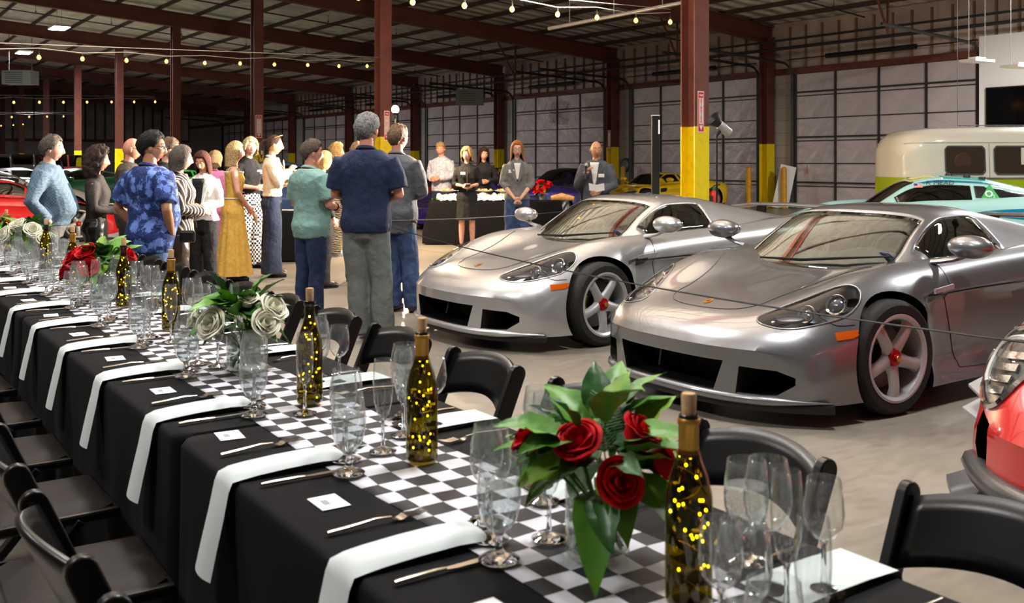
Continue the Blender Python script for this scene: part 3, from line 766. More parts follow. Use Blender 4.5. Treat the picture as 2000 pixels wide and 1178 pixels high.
# ---------------------------------------------------------------- red racing coupe at the edge of the row
p_red = paint('red_paint', (196, 14, 20), rough=.28, metal=.0); 
m_carbon = mat('carbon_weave', (44, 44, 46), .38, coat=.4, noise_=(260, (70, 70, 73)))
RG = [(0.00, [(0, .40), (.45, .40), (.70, .40), (.86, .37), (.90, .31), (.90, .24), (.87, .18)]),
      (0.10, [(0, .50), (.40, .50), (.66, .53), (.85, .52), (.93, .42), (.94, .30), (.92, .16)]),
      (0.30, [(0, .58), (.38, .58), (.62, .68), (.82, .70), (.96, .56), (.98, .36), (.96, .14)]),
      (0.60, [(0, .66), (.38, .66), (.60, .80), (.80, .83), (.97, .66), (1.0, .40), (.98, .13)]),
      (1.00, [(0, .74), (.38, .74), (.60, .86), (.78, .88), (.96, .70), (1.0, .42), (.99, .13)]),
      (1.60, [(0, .84), (.4, .84), (.62, .88), (.74, .88), (.90, .74), (.95, .45), (.97, .13)]),
      (2.60, [(0, .92), (.4, .92), (.62, .93), (.78, .92), (.93, .80), (.97, .5), (.98, .13)]),
      (3.60, [(0, .94), (.4, .94), (.62, .97), (.80, .96), (.96, .82), (1.0, .5), (.98, .14)]),
      (4.60, [(0, .92), (.35, .92), (.58, .91), (.72, .88), (.86, .76), (.9, .5), (.86, .3)])]
def red_car():
    r = thing('racing_coupe', 'bright red racing coupe with dark carbon splitter and silver canards', 'car', (3.58, 1.43, 0))
    o = body_loft(RG, .52, .2, nx=64, nk=40).build('body', [p_red, m_blk], r, 180)
    cut = arches(1.0, .38, .34) + arches(3.71, .4, .355)
    for s in (-1, 1): cut.append(MB().prism([(s * .74, .42), (s * .82, .45), (s * .87, .30), (s * .82, .21), (s * .76, .21)], -.4, .75, lambda a, b, c: (c, a, b)))
    cut.append(MB().prism([(-.45, .36), (.45, .36), (.5, .2), (-.5, .2)], -.4, .3, lambda a, b, c: (c, a, b)))
    bool_cut(o, cut, 1); o.data.set_sharp_from_angle(angle=math.radians(38)); t = bvh_of(o)
    for s in (-1, 1):
        pl = [(s * .60, .735), (s * .70, .775), (s * .84, .74), (s * .935, .66), (s * .955, .585), (s * .89, .52), (s * .80, .475), (s * .72, .50), (s * .655, .59), (s * .60, .67)]
        h = patch(t, pl, 'x', .002, n=56, rings=8).build('headlight', mat('lamp_bowl_dark', (34, 35, 38), .3, .4), r, 60)
        patch(t, pl, 'x', .014, dome=.025, n=56).build('headlight_cover', m_lens, h, 60)
        f = smooth_poly(pl, 56); seam(t, f + [f[0]], 'x', .014, n=1, off=.006).build('headlight_bezel', m_chrome, h, 60)
        g = [(s * .665, .70), (s * .74, .73), (s * .84, .70), (s * .90, .64), (s * .90, .585), (s * .84, .545)]
        seam(t, g, 'x', .012, off=.008).build('daylight_strip', m_white, h, 60)
        for k in range(4):
            z = .685 - k * .042; a, b = s * (.68 + .01 * k), s * (.855 - .012 * k)
            patch(t, [(a, z), (b, z - .02), (b, z - .045), (a, z - .025)], 'x', .012, smooth=False, rings=3, edge=.0).build('lamp_reflector', m_bulbw, h, 30)
        for z, w in ((.42, .11), (.31, .14)):       # canards
            MB().prism([(.55, .96), (.80, .985), (.84, 1.0 + w * .9), (.70, 1.0 + w), (.60, .99)], z, z + .012, lambda a, b, c: (a - .05, s * b - s * .03, c + (a - .55) * .22)).build('canard', m_alloy, r)
        wheel(r, 1.0, s, .34, .83, 'five', w=.26, cal=m_hubR, hub=m_blk); wheel(r, 3.71, s, .355, .83, 'five', w=.3, cal=m_hubR, hub=m_blk)
    sp = [(.56 * (abs(y) / 1.03)**2.6 - .16, y) for y in np.linspace(-1.06, 1.06, 41)]
    MB().prism(sp + [(1.0, 1.04), (1.0, -1.04)], .075, .10).build('splitter', m_carbon, r)
    MB().tube([(.53 * (abs(y) / .98)**3 - .02, y, .20) for y in np.linspace(-.92, .92, 33)], .05, 8, flat=1.).build('bumper_lip', m_carbon, r, 60)
    cb = [(a + .02, [(y * 1.0, z + .02) for y, z in p]) for a, p in GT_CAB]
    def zn(x, q, s): return 'windshield' if q < 2.1 and 1.2 < x < 1.86 else ('side_window' if 1.55 < x < 2.4 and 2.4 < q < 3.85 else 'roof')
    cabin(cb, .18, zn, {'windshield': m_tint, 'side_window': m_tint, 'roof': p_red}, r, 36, 22)
    mb = MB(); mb.tube([(4.5, -.9, 1.2), (4.45, 0, 1.22), (4.5, .9, 1.2)], .17, 10, flat=.12); mb.build('rear_wing', m_carbon, r, 60)
    for s in (-1, 1): MB().bar((4.4, s * .5, .9), (4.45, s * .5, 1.21), .15, .02).build('wing_post', m_carbon, r)
    return r
red_car()
# ---------------------------------------------------------------- generic parked cars
GEN = {}
def gen_body(kind):
    """stations and cabin for a kind of car: (length, width, height) scaled from templates"""
    if kind == 'wedge':
        st = [(x * .97, [(y, z * .93 + (.02 if x > 2 else 0)) for y, z in p]) for x, p in GT_ST]; cb = [(x + .05, p) for x, p in GT_CAB]; return st, cb, .18, .93, 3.6
    if kind == 'coupe':                            # front-engined: long bonnet, cabin further back
        st = [(x, [(y * .97, z * 1.0 + .06) for y, z in p]) for x, p in GT_ST]
        cb = [(1.45, [(0, .80), (.30, .80), (.55, .81), (.66, .82), (.70, .825)]), (1.75, [(0, 1.02), (.30, 1.01), (.52, .99), (.63, .95), (.71, .86)]), (2.1, [(0, 1.21), (.29, 1.2), (.49, 1.17), (.60, 1.08), (.72, .89)]), (2.5, [(0, 1.28), (.28, 1.27), (.47, 1.23), (.585, 1.12), (.73, .90)]), (3.0, [(0, 1.26), (.27, 1.25), (.45, 1.21), (.575, 1.11), (.74, .92)]), (3.5, [(0, 1.16), (.26, 1.15), (.44, 1.12), (.56, 1.05), (.74, .93)]), (4.1, [(0, .98), (.26, .98), (.42, .97), (.54, .96), (.68, .92)]), (4.3, [(0, .90), (.22, .90), (.36, .90), (.48, .90), (.60, .89)])]
        return st, cb, .2, .98, 3.7
    if kind == 'round':                            # small rounded saloon
        st = [(0, [(0, .5), (.25, .5), (.4, .5), (.6, .48), (.68, .42), (.7, .36), (.68, .28)]), (.2, [(0, .7), (.3, .69), (.45, .66), (.66, .68), (.74, .52), (.75, .4), (.73, .25)]), (.7, [(0, .88), (.35, .86), (.5, .8), (.66, .83), (.76, .66), (.78, .45), (.76, .24)]), (1.2, [(0, .98), (.4, .96), (.55, .92), (.64, .88), (.74, .7), (.78, .45), (.76, .24)]), (2.4, [(0, 1.0), (.4, .99), (.55, .96), (.66, .9), (.76, .72), (.79, .45), (.77, .24)]), (3.2, [(0, .95), (.4, .93), (.55, .86), (.68, .86), (.77, .68), (.79, .45), (.77, .26)]), (3.8, [(0, .8), (.35, .78), (.5, .7), (.66, .72), (.75, .56), (.76, .42), (.74, .3)]), (4.05, [(0, .6), (.25, .58), (.4, .55), (.55, .55), (.62, .48), (.64, .42), (.62, .36)])]
        cb = [(1.1, [(0, .93), (.3, .93), (.5, .93), (.6, .92), (.66, .9)]), (1.3, [(0, 1.2), (.3, 1.19), (.5, 1.16), (.6, 1.08), (.67, .9)]), (1.6, [(0, 1.42), (.28, 1.41), (.47, 1.36), (.58, 1.2), (.68, .9)]), (2.2, [(0, 1.5), (.28, 1.48), (.46, 1.43), (.58, 1.24), (.69, .9)]), (2.8, [(0, 1.4), (.27, 1.38), (.45, 1.33), (.56, 1.16), (.68, .9)]), (3.3, [(0, 1.12), (.26, 1.1), (.42, 1.06), (.52, 1.0), (.64, .88)]), (3.6, [(0, .84), (.24, .84), (.38, .82), (.5, .82), (.58, .8)])]
        return st, cb, .1, .8, 3.2
    if kind == 'box':                              # upright off-roader
        st = [(0, [(0, .95), (.4, .95), (.6, .95), (.66, .92), (.68, .8), (.68, .6), (.66, .5)]), (.1, [(0, 1.08), (.4, 1.07), (.6, 1.06), (.68, 1.02), (.7, .85), (.7, .6), (.68, .45)]), (1.3, [(0, 1.12), (.4, 1.12), (.62, 1.1), (.7, 1.06), (.74, .85), (.74, .6), (.72, .42)]), (3.9, [(0, 1.14), (.4, 1.14), (.66, 1.13), (.74, 1.08), (.77, .85), (.77, .6), (.75, .42)]), (4.0, [(0, 1.1), (.4, 1.1), (.64, 1.1), (.72, 1.05), (.75, .85), (.75, .6), (.72, .46)])]
        cb = [(1.3, [(0, 1.1), (.35, 1.1), (.6, 1.1), (.68, 1.1), (.7, 1.1)]), (1.42, [(0, 1.4), (.35, 1.4), (.6, 1.39), (.68, 1.35), (.72, 1.1)]), (1.6, [(0, 1.8), (.35, 1.8), (.58, 1.79), (.66, 1.72), (.74, 1.1)]), (3.8, [(0, 1.82), (.35, 1.82), (.58, 1.81), (.66, 1.74), (.75, 1.1)]), (3.95, [(0, 1.7), (.35, 1.7), (.56, 1.68), (.64, 1.6), (.74, 1.1)])]
        return st, cb, .02, .85, 3.1
def gen_car(kind, col, label, loc, rz, name='parked_car', metal=.0, roofm=None, wing=False, hl=True, cat='car'):
    pm = paint('paint_%d_%d_%d' % col, col, rough=.25, metal=metal)
    r = thing(name, label, cat, loc, rz)
    if kind not in GEN:
        st, cb, bw, ax, rx = gen_body(kind); L = st[-1][0]
        o = body_loft(st, .1 if kind == 'box' else .40, .2 if kind != 'box' else .02, nx=40, nk=24, post=gt_post if kind == 'wedge' else None).build('body', [pm, m_blk], None, 180)
        wr = .335 if kind != 'box' else .38
        bool_cut(o, arches(ax, wr + .045, wr) + arches(rx, wr + .05, wr), 1); o.data.set_sharp_from_angle(angle=math.radians(40))
        GEN[kind] = (o.data, bvh_of(o), ax, rx, wr, cb, bw, max(y for _, p in st for y, z in p)); bpy.data.objects.remove(o)
    me, t, ax, rx, wr, cb, bw, W = GEN[kind]
    me = me.copy(); me.materials[0] = pm; inst('body', me, r)
    x0, x1 = cb[0][0], cb[-1][0]; sp = x1 - x0
    hd = {'wedge': .24, 'coupe': .24, 'round': .2, 'box': .1}[kind]; re = {'wedge': .5, 'coupe': .72, 'round': .76, 'box': .95}[kind]
    def zn(x, q, s):
        f = (x - x0) / sp
        if q < 2.1 and .02 < f < hd: return 'windshield'
        if hd * .75 < f < re and 2.4 < q < 3.8 and not (abs(f - (hd + re) / 2 - .05) < .015): return 'side_window'
        if f > re + .06 and f < .93 and q < 1.9 and kind in ('coupe', 'round'): return 'rear_window'
        return 'roof'
    if not GEN.get(kind + 'c'):
        cs_ = cabin(cb, bw, zn, {'windshield': m_tint, 'side_window': m_tint, 'roof': pm, 'rear_window': m_tint}, r, 30, 20)
        GEN[kind + 'c'] = [(o.name.split('.')[0], o.data) for o in cs_.values()]
        for o in cs_.values():
            if o.name.startswith('roof') and roofm: o.data = o.data.copy(); o.data.materials[0] = roofm
    else:
        for nm, d in GEN[kind + 'c']:
            d2 = d
            if nm == 'roof': d2 = d.copy(); d2.materials[0] = roofm or pm
            inst(nm, d2, r)
    MB().box(((x0 + x1) / 2, 0, .7), (sp * .5, W * 1.2, .3)).build('interior', m_inter, r)
    for s in (-1, 1):
        for x in (ax, rx): wheel(r, x, s, wr, W - .155, 'five', w=.24)
        if kind in ('wedge', 'coupe'):
            pl = [(.34, .48), (.30, .60), (.40, .74), (.58, .80), (.62, .72), (.48, .56)]
            patch(t, [(a, s * b) for a, b in pl], 'z', .004, n=24, rings=3).build('headlight', mat('lamp_bowl', (120, 122, 126), .35, .5), r, 60)
        else:
            h, nn = shot(t, s * W * .68, .62 if kind == 'round' else .85, 'x')
            if h: MB().ell(h, (.05, .09, .09)).build('headlight', m_bulbw, r, 60)
        mirror(r, x0 + sp * .16, W + .06, .95 if kind != 'box' else 1.15, s, pm)
    if wing:
        MB().tube([(4.25, -.85, 1.22), (4.2, 0, 1.25), (4.25, .85, 1.22)], .16, 8, flat=.12).build('rear_wing', m_blk, r, 60)
        for s in (-1, 1): MB().bar((4.2, s * .4, .9), (4.22, s * .4, 1.24), .1, .02).build('wing_post', m_blk, r)
    return r
def at(px, z):
    p = D(px, YH, z); return (p.x, p.y, 0)
gen_car('wedge', (226, 186, 10), 'yellow sports car with a black bonnet stripe parked in front of the roll-up door', at(1178, 29), 0)
gen_car('wedge', (38, 24, 112), 'deep violet blue sports car parked close behind the buffet table', at(806, 21.5), .12, metal=.3)
gen_car('wedge', (190, 22, 26), 'red low sports car parked behind the violet blue one', at(800, 27), .1)
gen_car('coupe', (20, 21, 26), 'black coupe with rear wing parked before the roll-up doors behind the buffet', at(800, 34), .1, wing=True)
gen_car('coupe', (26, 28, 60), 'dark navy coupe parked beside the black winged coupe', at(1010, 31), .25)
gen_car('round', (70, 96, 150), 'powder blue rounded classic car parked behind the woman in the trench jacket', at(668, 25.5), PI + .3, roofm=paint('roof_blue', (62, 88, 144), metal=0), cat='classic car')
gen_car('wedge', (205, 22, 26), 'red wedge sports car parked right behind the man in the checked shirt', at(228, 19.5), PI + .05)
gen_car('coupe', (214, 212, 210), 'white coupe with black windows parked behind the red wedge car', at(205, 24.), PI + .05, metal=.2)
gen_car('coupe', (38, 120, 84), 'green coupe parked beyond the white coupe', at(-20, 29), .25)
gen_car('coupe', (130, 134, 142), 'silver grey coupe parked beyond the curly-haired woman', at(178, 36), PI + .2, metal=.6)
gen_car('box', (40, 40, 42), 'dark boxy off-roader parked far back by the block wall', at(160, 47), PI + .4)
gen_car('box', (96, 30, 34), 'maroon boxy off-roader parked by the block wall among the columns', at(6, 47), .3)
gen_car('wedge', (150, 34, 30), 'dull red sports car parked far back between yellow column bases', at(205, 45), .2)
gen_car('coupe', (52, 56, 62), 'charcoal coupe parked behind the woman in the white jacket', at(345, 27), .3)
gen_car('wedge', (60, 170, 60), 'lime green sports car parked behind the bald man', at(245, 38), .1)
gen_car('coupe', (28, 28, 30), 'black coupe parked beyond the blonde women', at(430, 33), .3)
gen_car('coupe', (34, 34, 36), 'black coupe parked beside the far column and the doors', at(600, 41), .1)
# ---------------------------------------------------------------- teal racing car
p_teal = paint('pale_aqua_paint', (176, 226, 222), rough=.25, metal=0)
p_blue = paint('racing_blue_paint', (8, 122, 160), rough=.25, metal=0)
p_yel = paint('racing_yellow_paint', (232, 226, 20), rough=.25, metal=0)
p_aqua = paint('aqua_paint', (24, 188, 178), rough=.25, metal=0)
def race_car():
    p = D(1490, YH, 14.6); r = thing('race_car', 'pale aqua and blue race car lettered K MEAD beside the camper bus', 'race car', (p.x, p.y, 0), -TH - .24)
    st, cb, bw, ax, rx = gen_body('coupe'); o = body_loft(st, .4, .2, nx=56, nk=30).build('body', [p_teal, m_blk], r, 180)
    cb = [(x * .96 - .08, q) for x, q in cb]
    bool_cut(o, arches(ax, .38, .335) + arches(rx, .385, .335), 1); o.data.set_sharp_from_angle(angle=math.radians(40)); t = bvh_of(o)
    def zn(x, q, s):
        if q < 2.05 and 1.34 < x < 1.98: return 'windshield'
        if 2.02 < x < 3.5 and 2.15 < q < 2.42: return 'roof_stripe'
        top = 2.72 + max(0, (x - 2.6)) * .35
        if 1.62 < x < 2.72 and 2.72 < q < 3.8: return 'side_window'
        if 2.76 < x < 3.42 and top < q < 3.7: return 'quarter_panel'
        if 1.98 < x < 2.3 and q < 1.4: return 'roof_flash'
        if 2.4 < x < 3.3 and .6 < q < 1.9: return 'roof_vent_panel'
        return 'roof'
    cabin(cb, bw, zn, {'windshield': m_tint, 'side_window': m_tint, 'quarter_panel': m_blk, 'roof': p_teal, 'roof_stripe': p_blue, 'roof_flash': p_yel, 'roof_vent_panel': p_aqua}, r, 60, 40)
    cb2, G = cabin_grid(cb, bw, 0, 60, 40)[1:3]
    g = MB(); V = []; F = []
    for a in G: V += [(x, y, z) for x, y, z in a] + [(x, -y, z) for x, y, z in a]
    n = len(G[0])
    for i in range(len(G) - 1):
        for h in (0, 1):
            for j in range(n - 1):
                q = (i * 2 * n + h * n + j, (i + 1) * 2 * n + h * n + j, (i + 1) * 2 * n + h * n + j + 1, i * 2 * n + h * n + j + 1); F.append(q)
    ct = BVHTree.FromPolygons([Vector(v) for v in V], F)
    # lettering, flag, warning triangle on the near side
    lt = inst('driver_name', text_mesh('K MEAD', .10, m_black, ext=.001, shear=.2), r); h, nn = shot(ct, 2.32, 1.165, 'y', -1)
    if h: lt.location = h + nn * .024; lt.rotation_euler = nn.to_track_quat('Z', 'Y').to_euler()
    fl_ = MB(); fl_.box((0, 0, 0), (.11, .07, .002)); fl_.k = 1
    for k in range(3): fl_.box((0, -.025 + k * .02, .001), (.11, .009, .002))
    fl_.k = 2; fl_.box((-.033, .016, .002), (.045, .036, .002)); f_ = fl_.build('flag_sticker', [m_white, m_red, mat('flag_blue', (40, 60, 140), .5)], r); h, nn = shot(ct, 2.05, 1.135, 'y', -1)
    if h: f_.location = h + nn * .012; f_.rotation_euler = nn.to_track_quat('Z', 'Y').to_euler()
    h, nn = shot(ct, 2.93, 1.03, 'y', -1)
    tri = MB().prism([(-.13, -.09), (.13, -.09), (0, .15)], 0, .003).build('warning_triangle', mat('sticker_green', (46, 168, 84), .5), r)
    if h: tri.location = h + nn * .008 + Vector((0, -.02, 0)); tri.rotation_euler = (PI / 2 - .35, 0, 0)
    inst('lettering', text_mesh('O', .12, m_white, ext=.0005, bold=.004), tri, (-.015, .0, .004)); inst('lettering', text_mesh('2', .06, m_white, ext=.0005), tri, (.045, -.03, .004)); inst('lettering', text_mesh('ON BOARD', .036, m_white, ext=.0005), tri, (0, -.072, .004))
    for s in (-1, 1):
        for x in (ax, rx): wheel(r, x, s, .335, .78, 'five', w=.25)
        patch(t, [(2.75, .80), (3.4, .86), (4.2, .86), (4.4, .78), (3.9, .70), (3.2, .72)], 'y', .004, s, n=32).build('blue_flash', p_blue, r, 60)
        patch(t, [(3.55, .62), (4.3, .66), (4.4, .58), (3.9, .5)], 'y', .004, s, n=24).build('yellow_flash', p_yel, r, 60)
        patch(t, [(3.28, .885), (3.40, .935), (3.56, .895), (3.42, .85)], 'y', .008, s, smooth=False, rings=3).build('sponsor_sticker', m_white, r, 60)
    for x, y in ((2.9, -.33), (2.72, -.25), (2.55, .1)):
        h, nn = shot(ct, x, y, 'z')
        if h: MB().lathe([(0, .035), (.04, .03), (.05, 0)], 12, h).build('roof_fitting', m_blk, r, 40)
    MB().box((2.4, 0, .75), (1.6, 1.2, .3)).build('interior', m_inter, r)
    MB().tube([(1.75, -.5, .85), (1.95, -.46, 1.12), (2.8, -.44, 1.16), (3.1, -.5, .85)], .02, 6).build('roll_cage', m_galv, r, 60)
    MB().tube([(4.5, -.9, 1.05), (4.45, 0, 1.08), (4.5, .9, 1.05)], .18, 8, flat=.12).build('rear_wing', m_carbon, r, 60)
    for s in (-1, 1): MB().bar((4.4, s * .4, .85), (4.45, s * .4, 1.06), .1, .02).build('wing_post', m_blk, r)
race_car()
# ---------------------------------------------------------------- camper bus
p_cream = paint('cream_paint', (232, 226, 208), rough=.25, metal=0)
p_lime = paint('lime_paint', (166, 190, 24), rough=.25, metal=0)
def bus():
    p = D(1726, YH, 16.6); r = thing('camper_bus', 'cream and lime green classic camper bus parked by the white wall', 'bus', (p.x, p.y, 0), -TH)
    def sec(w, zt, zs, zb): return [(0, zt), (w * .45, zt - .01), (w * .72, zt - .05), (w * .90, zt - .16), (w * .955, zs), (w * .975, zs - .25), (w, 1.24), (w, .9), (w * .985, .55), (w * .94, zb)]
    st = [(0, sec(.66, 1.70, 1.56, .52)), (.10, sec(.76, 1.88, 1.66, .44)), (.30, sec(.83, 1.985, 1.73, .40)), (.7, sec(.86, 2.03, 1.76, .38)), (2.0, sec(.865, 2.05, 1.77, .36)), (3.4, sec(.865, 2.05, 1.77, .36)), (3.95, sec(.85, 2.0, 1.74, .38)), (4.18, sec(.76, 1.85, 1.64, .42)), (4.28, sec(.64, 1.65, 1.5, .5))]
    o = body_loft(st, .22, .22, nx=60, nk=60, bowlen=.7).build('body', [p_cream, m_blk, p_lime], r, 180)
    bool_cut(o, arches(.95, .37, .33, .5) + arches(3.35, .37, .33, .5), 1); o.data.set_sharp_from_angle(angle=math.radians(50))
    for q in o.data.polygons:
        if q.material_index == 0 and q.center.z < 1.205: q.material_index = 2
    t = bvh_of(o)
    for s in (-1, 1):
        seam(t, [(.12, 1.20), (.5, 1.205), (1.5, 1.205), (2.8, 1.205), (4.16, 1.20)], 'y', .016, s).build('belt_trim', m_chrome, r, 60)
        seam(t, [(.12, 1.765), (.5, 1.775), (2.0, 1.78), (4.0, 1.775)], 'y', .016, s).build('drip_rail', p_cream, r, 60)
        for k, x in enumerate((.66, 1.43, 2.2)):
            w_, h_ = .62, .44; c = (x + w_ / 2, 1.49); R_ = .07
            pl = []
            for cx, cz, a0 in ((w_ / 2 - R_, h_ / 2 - R_, 0), (-w_ / 2 + R_, h_ / 2 - R_, 90), (-w_ / 2 + R_, -h_ / 2 + R_, 180), (w_ / 2 - R_, -h_ / 2 + R_, 270)):
                for q in range(0, 91, 15): pl.append((c[0] + cx + R_ * math.cos(math.radians(a0 + q)), c[1] + cz + R_ * math.sin(math.radians(a0 + q))))
            w = patch(t, pl, 'y', .006, s, n=len(pl) * 2, rings=4).build('window', mat('bus_window_glass', (58, 46, 36), .04, coat=1), r, 60)
            pp = pl + [pl[0]]; seam(t, pp, 'y', .02, s, n=2).build('window_frame', m_chrome, w, 60)
            if s < 0 and k == 0:
                h, nn = shot(t, x + .28, 1.47, 'y', s); MB().lathe([(0, .012), (.13, .012), (.14, .002)], 28, h, Matrix.Rotation(PI / 2, 3, 'X')).build('round_seat_back', mat('brown_trim', (62, 38, 26), .5), w, 40)
            if s < 0 and k == 1:
                h, nn = shot(t, x + .45, 1.49, 'y', s); MB().box(h + Vector((0, -.006, 0)), (.05, .012, .40)).build('window_divider', p_cream, w)
        for k in range(5):
            MB().bar((.30 + .0 * k, s * .845, 1.14 - k * .045), (.56, s * .862, 1.14 - k * .045), .012, .02).build('louvre', m_blk, r)
        seam(t, [(1.355, 1.76), (1.355, 1.2), (1.355, .55)], 'y', .004, s).build('door_seam', m_blk, r, 60)
        for x in (.95, 3.35): wheel(r, x, s, .32, .74, 'five_thin', w=.17, rim=.2)
        MB().ell((.14, s * .62, .86), (.05, .06, .09)).build('tail_lamp', m_hubR, r, 60)
    for e, x in ((-1, -.04), (1, 4.32)): MB().tube([(x + e * .02 + .12 * (e < 0) * 0, -.75, .5), (x + e * .06, -.3, .5), (x + e * .06, .3, .5), (x + e * .02, .75, .5)], .05, 8).build('bumper', m_white, r, 60)
bus()
# ================================================================ dinner table
TV0, TV1, TZ = .75, 1.515, .75
m_cloth = mat('black_tablecloth', (16, 16, 18), .9, bump=(140, .25, .004), spec=.2)
m_wood = mat('table_board', (150, 110, 70), .6)
JO = [(.16, 2.60), (2.61, 5.05), (5.06, 7.50), (7.51, 9.95)]
def cloth_mesh(x0, x1, y0, y1, z, seed, drop=.02, nf=9, corner=.03):
    mb = MB(); per = []; r = .05
    for cx, cy_, a0 in ((x1 - r, y1 - r, 0), (x0 + r, y1 - r, 90), (x0 + r, y0 + r, 180), (x1 - r, y0 + r, 270)):
        for q in range(0, 91, 18): a = math.radians(a0 + q); per.append((cx + r * math.cos(a), cy_ + r * math.sin(a), math.cos(a), math.sin(a), 1.))
        nx_ = [(x1, y1), (x0, y1), (x0, y0), (x1, y0)]
    full = []
    n = len(per)
    for i in range(n):
        p, q = per[i], per[(i + 1) % n]; d = math.hypot(q[0] - p[0], q[1] - p[1]); k = max(1, int(d / .035))
        for j in range(k):
            f = j / k; full.append(tuple(lerp(p[c], q[c], f) for c in range(4)) + (1. if k == 1 else math.exp(-min(f, 1 - f) * d / .12),))
    rnd = random.Random(seed); ph = [rnd.uniform(0, 6.28) for _ in range(4)]
    lv = [0, .012, .03, .06, .12, .2, .3, .42, .55, .66, z - drop]; N = len(full); s = 0; arc = []
    for i in range(N):
        arc.append(s); q = full[(i + 1) % N]; s += math.hypot(q[0] - full[i][0], q[1] - full[i][1])
    V = []
    for k, d in enumerate(lv):
        for i, (x, y, nx2, ny2, cf) in enumerate(full):
            w = smst(.03, .6, d); endf = abs(nx2)          # end sides stay flat against the next table
            fo = (.5 + .5 * math.sin(arc[i] * 6.28 / .42 + ph[0])) * .045 + (.5 + .5 * math.sin(arc[i] * 6.28 / .17 + ph[1])) * .014
            o = (.004 * smst(0, .01, d) + w * (fo * .9 - (.05 if nx2 > 0 else .028)) + cf * w * corner) * endf
            drop_in = .008 * (1 - min(1, d / .02)) ** 2
            V.append((x + nx2 * (o - drop_in), y + ny2 * (o * .15 - drop_in), z - d + (0 if d else 0)))
    F = []
    for k in range(len(lv) - 1):
        for i in range(N): F.append((k * N + i, (k + 1) * N + i, (k + 1) * N + (i + 1) % N, k * N + (i + 1) % N))
    F.append(tuple(range(N))); mb.add(V, F); return mb
def banquet_table(name, lab, cx, cy_, rz, lx, ly, z):
    t = thing(name, lab, 'table', (cx, cy_, 0), rz)
    MB().box((0, 0, z - .03), (lx, ly, .04)).build('tabletop', m_wood, t)
    for a in (-1, 1):
        for b in (-1, 1): MB().tube([(a * lx * .4, b * ly * .42, 0), (a * lx * .4, b * ly * .42, z - .05)], .015, 8).build('leg', m_dark, t)
    return t
for i, (a, b) in enumerate(JO):
    banquet_table('banquet_table', ['folding table at the red rose end of the dinner row', 'folding table under the white rose vase in the dinner row', 'folding table under the second red rose vase in the dinner row', 'folding table under the far white rose vase in the dinner row'][i], (TV0 + TV1) / 2, (a + b) / 2, 0, TV1 - TV0 - .03, b - a - .03, TZ - .012)
    o = cloth_mesh(TV0, TV1, a, b, TZ, i).build('tablecloth', m_cloth, None, 60)
    tag(o, 'black cloth draped over the ' + ['table with the nearest red roses', 'table with the near white roses', 'table with the farther red roses', 'table with the farther white roses'][i], 'tablecloth')
# chequered runner
m_chk = mat('chequered_fabric', (235, 234, 240), .7)
def _():
    nt, b, N, L = nodes_of(m_chk); tc = N('TexCoord'); n = N('TexNoise'); n.inputs['Scale'].default_value = 7; n.inputs['Detail'].default_value = 1
    mx = N('VectorMath'); mx.operation = 'MULTIPLY_ADD'; mx.inputs[1].default_value = (.022, .022, 0); ck = N('TexChecker'); ck.inputs['Scale'].default_value = 1 / .06; ck.inputs['Color1'].default_value = s2l((206, 205, 214)); ck.inputs['Color2'].default_value = s2l((24, 24, 28))
    ad = N('VectorMath'); ad.operation = 'MULTIPLY'; ad.inputs[1].default_value = (1, 1, 0); a2 = N('VectorMath'); a2.operation = 'ADD'; a2.inputs[1].default_value = (.002, .003, .01)
    L(tc.outputs['Object'], n.inputs['Vector']); L(n.outputs['Color'], mx.inputs[0]); L(tc.outputs['Object'], mx.inputs[2]); L(mx.outputs[0], ad.inputs[0]); L(ad.outputs[0], a2.inputs[0]); L(a2.outputs[0], ck.inputs['Vector']); L(ck.outputs['Color'], b.inputs['Base Color'])
_()
rn = MB()
def rf(u, v):
    y = lerp(.2, 9.9, u); x = lerp(.965, 1.285, v) + .006 * math.sin(y * 5)
    return (x, y, TZ + .0015 + .0025 * noise.noise(Vector((x * 9, y * 6, 0))) + (.002 * max(0, math.sin(y * 21 + x * 8))))
rn.grid(rf, 240, 12, flip=False)
rn = rn.build('table_runner', m_chk, None, 180); tag(rn, 'black and white chequered runner laid along the dinner table', 'table runner'); so = rn.modifiers.new('s', 'SOLIDIFY'); so.thickness = .0015; so.offset = 1
# ---------------------------------------------------------------- napkins, cutlery, cards
m_nap = mat('white_napkin', (208, 216, 217), .8, bump=(180, .15, .003), sheen=.2)
m_steel = mat('polished_steel', (190, 184, 174), .16, 1)
def napkin_mesh(flat):
    mb = MB(); w = .052
    if flat: prof = [(.26, .008), (.18, .012), (.08, .012), (0, .009), (-.008, 0), (-.02, -.05), (-.022, -.12)]
    else: prof = [(.275, .010), (.26, .024), (.2, .028), (.12, .026), (.05, .022), (.012, .018), (-.008, .004), (-.016, -.02), (-.026, -.08), (-.04, -.15), (-.052, -.215)]
    def sh(t, off):
        V = []
        for i, (x, z) in enumerate(prof):
            ww = w * (1 if z > -.01 else 1 + .10 * (-z / .2)) * (1.15 if flat else 1)
            for k in range(9):
                f = k / 8 * 2 - 1; z_ = z - (.014 * f**4 if z > 0 and not flat else 0); x_ = x - (.010 * (1 - f * f) if z < -.02 else 0)
                V.append((x_ - off * (1 if z < 0 else 0), f * ww + (.02 * (-z / .2) if z < 0 and not flat else 0), max(z_, .001) - off if z > -.001 else z_))
        return V
    V = sh(0, 0); n = len(prof); F = [(i * 9 + k, i * 9 + k + 1, (i + 1) * 9 + k + 1, (i + 1) * 9 + k) for i in range(n - 1) for k in range(8)]
    mb.add(V, F); me = mb.mesh('napkin', m_nap, 70); return me
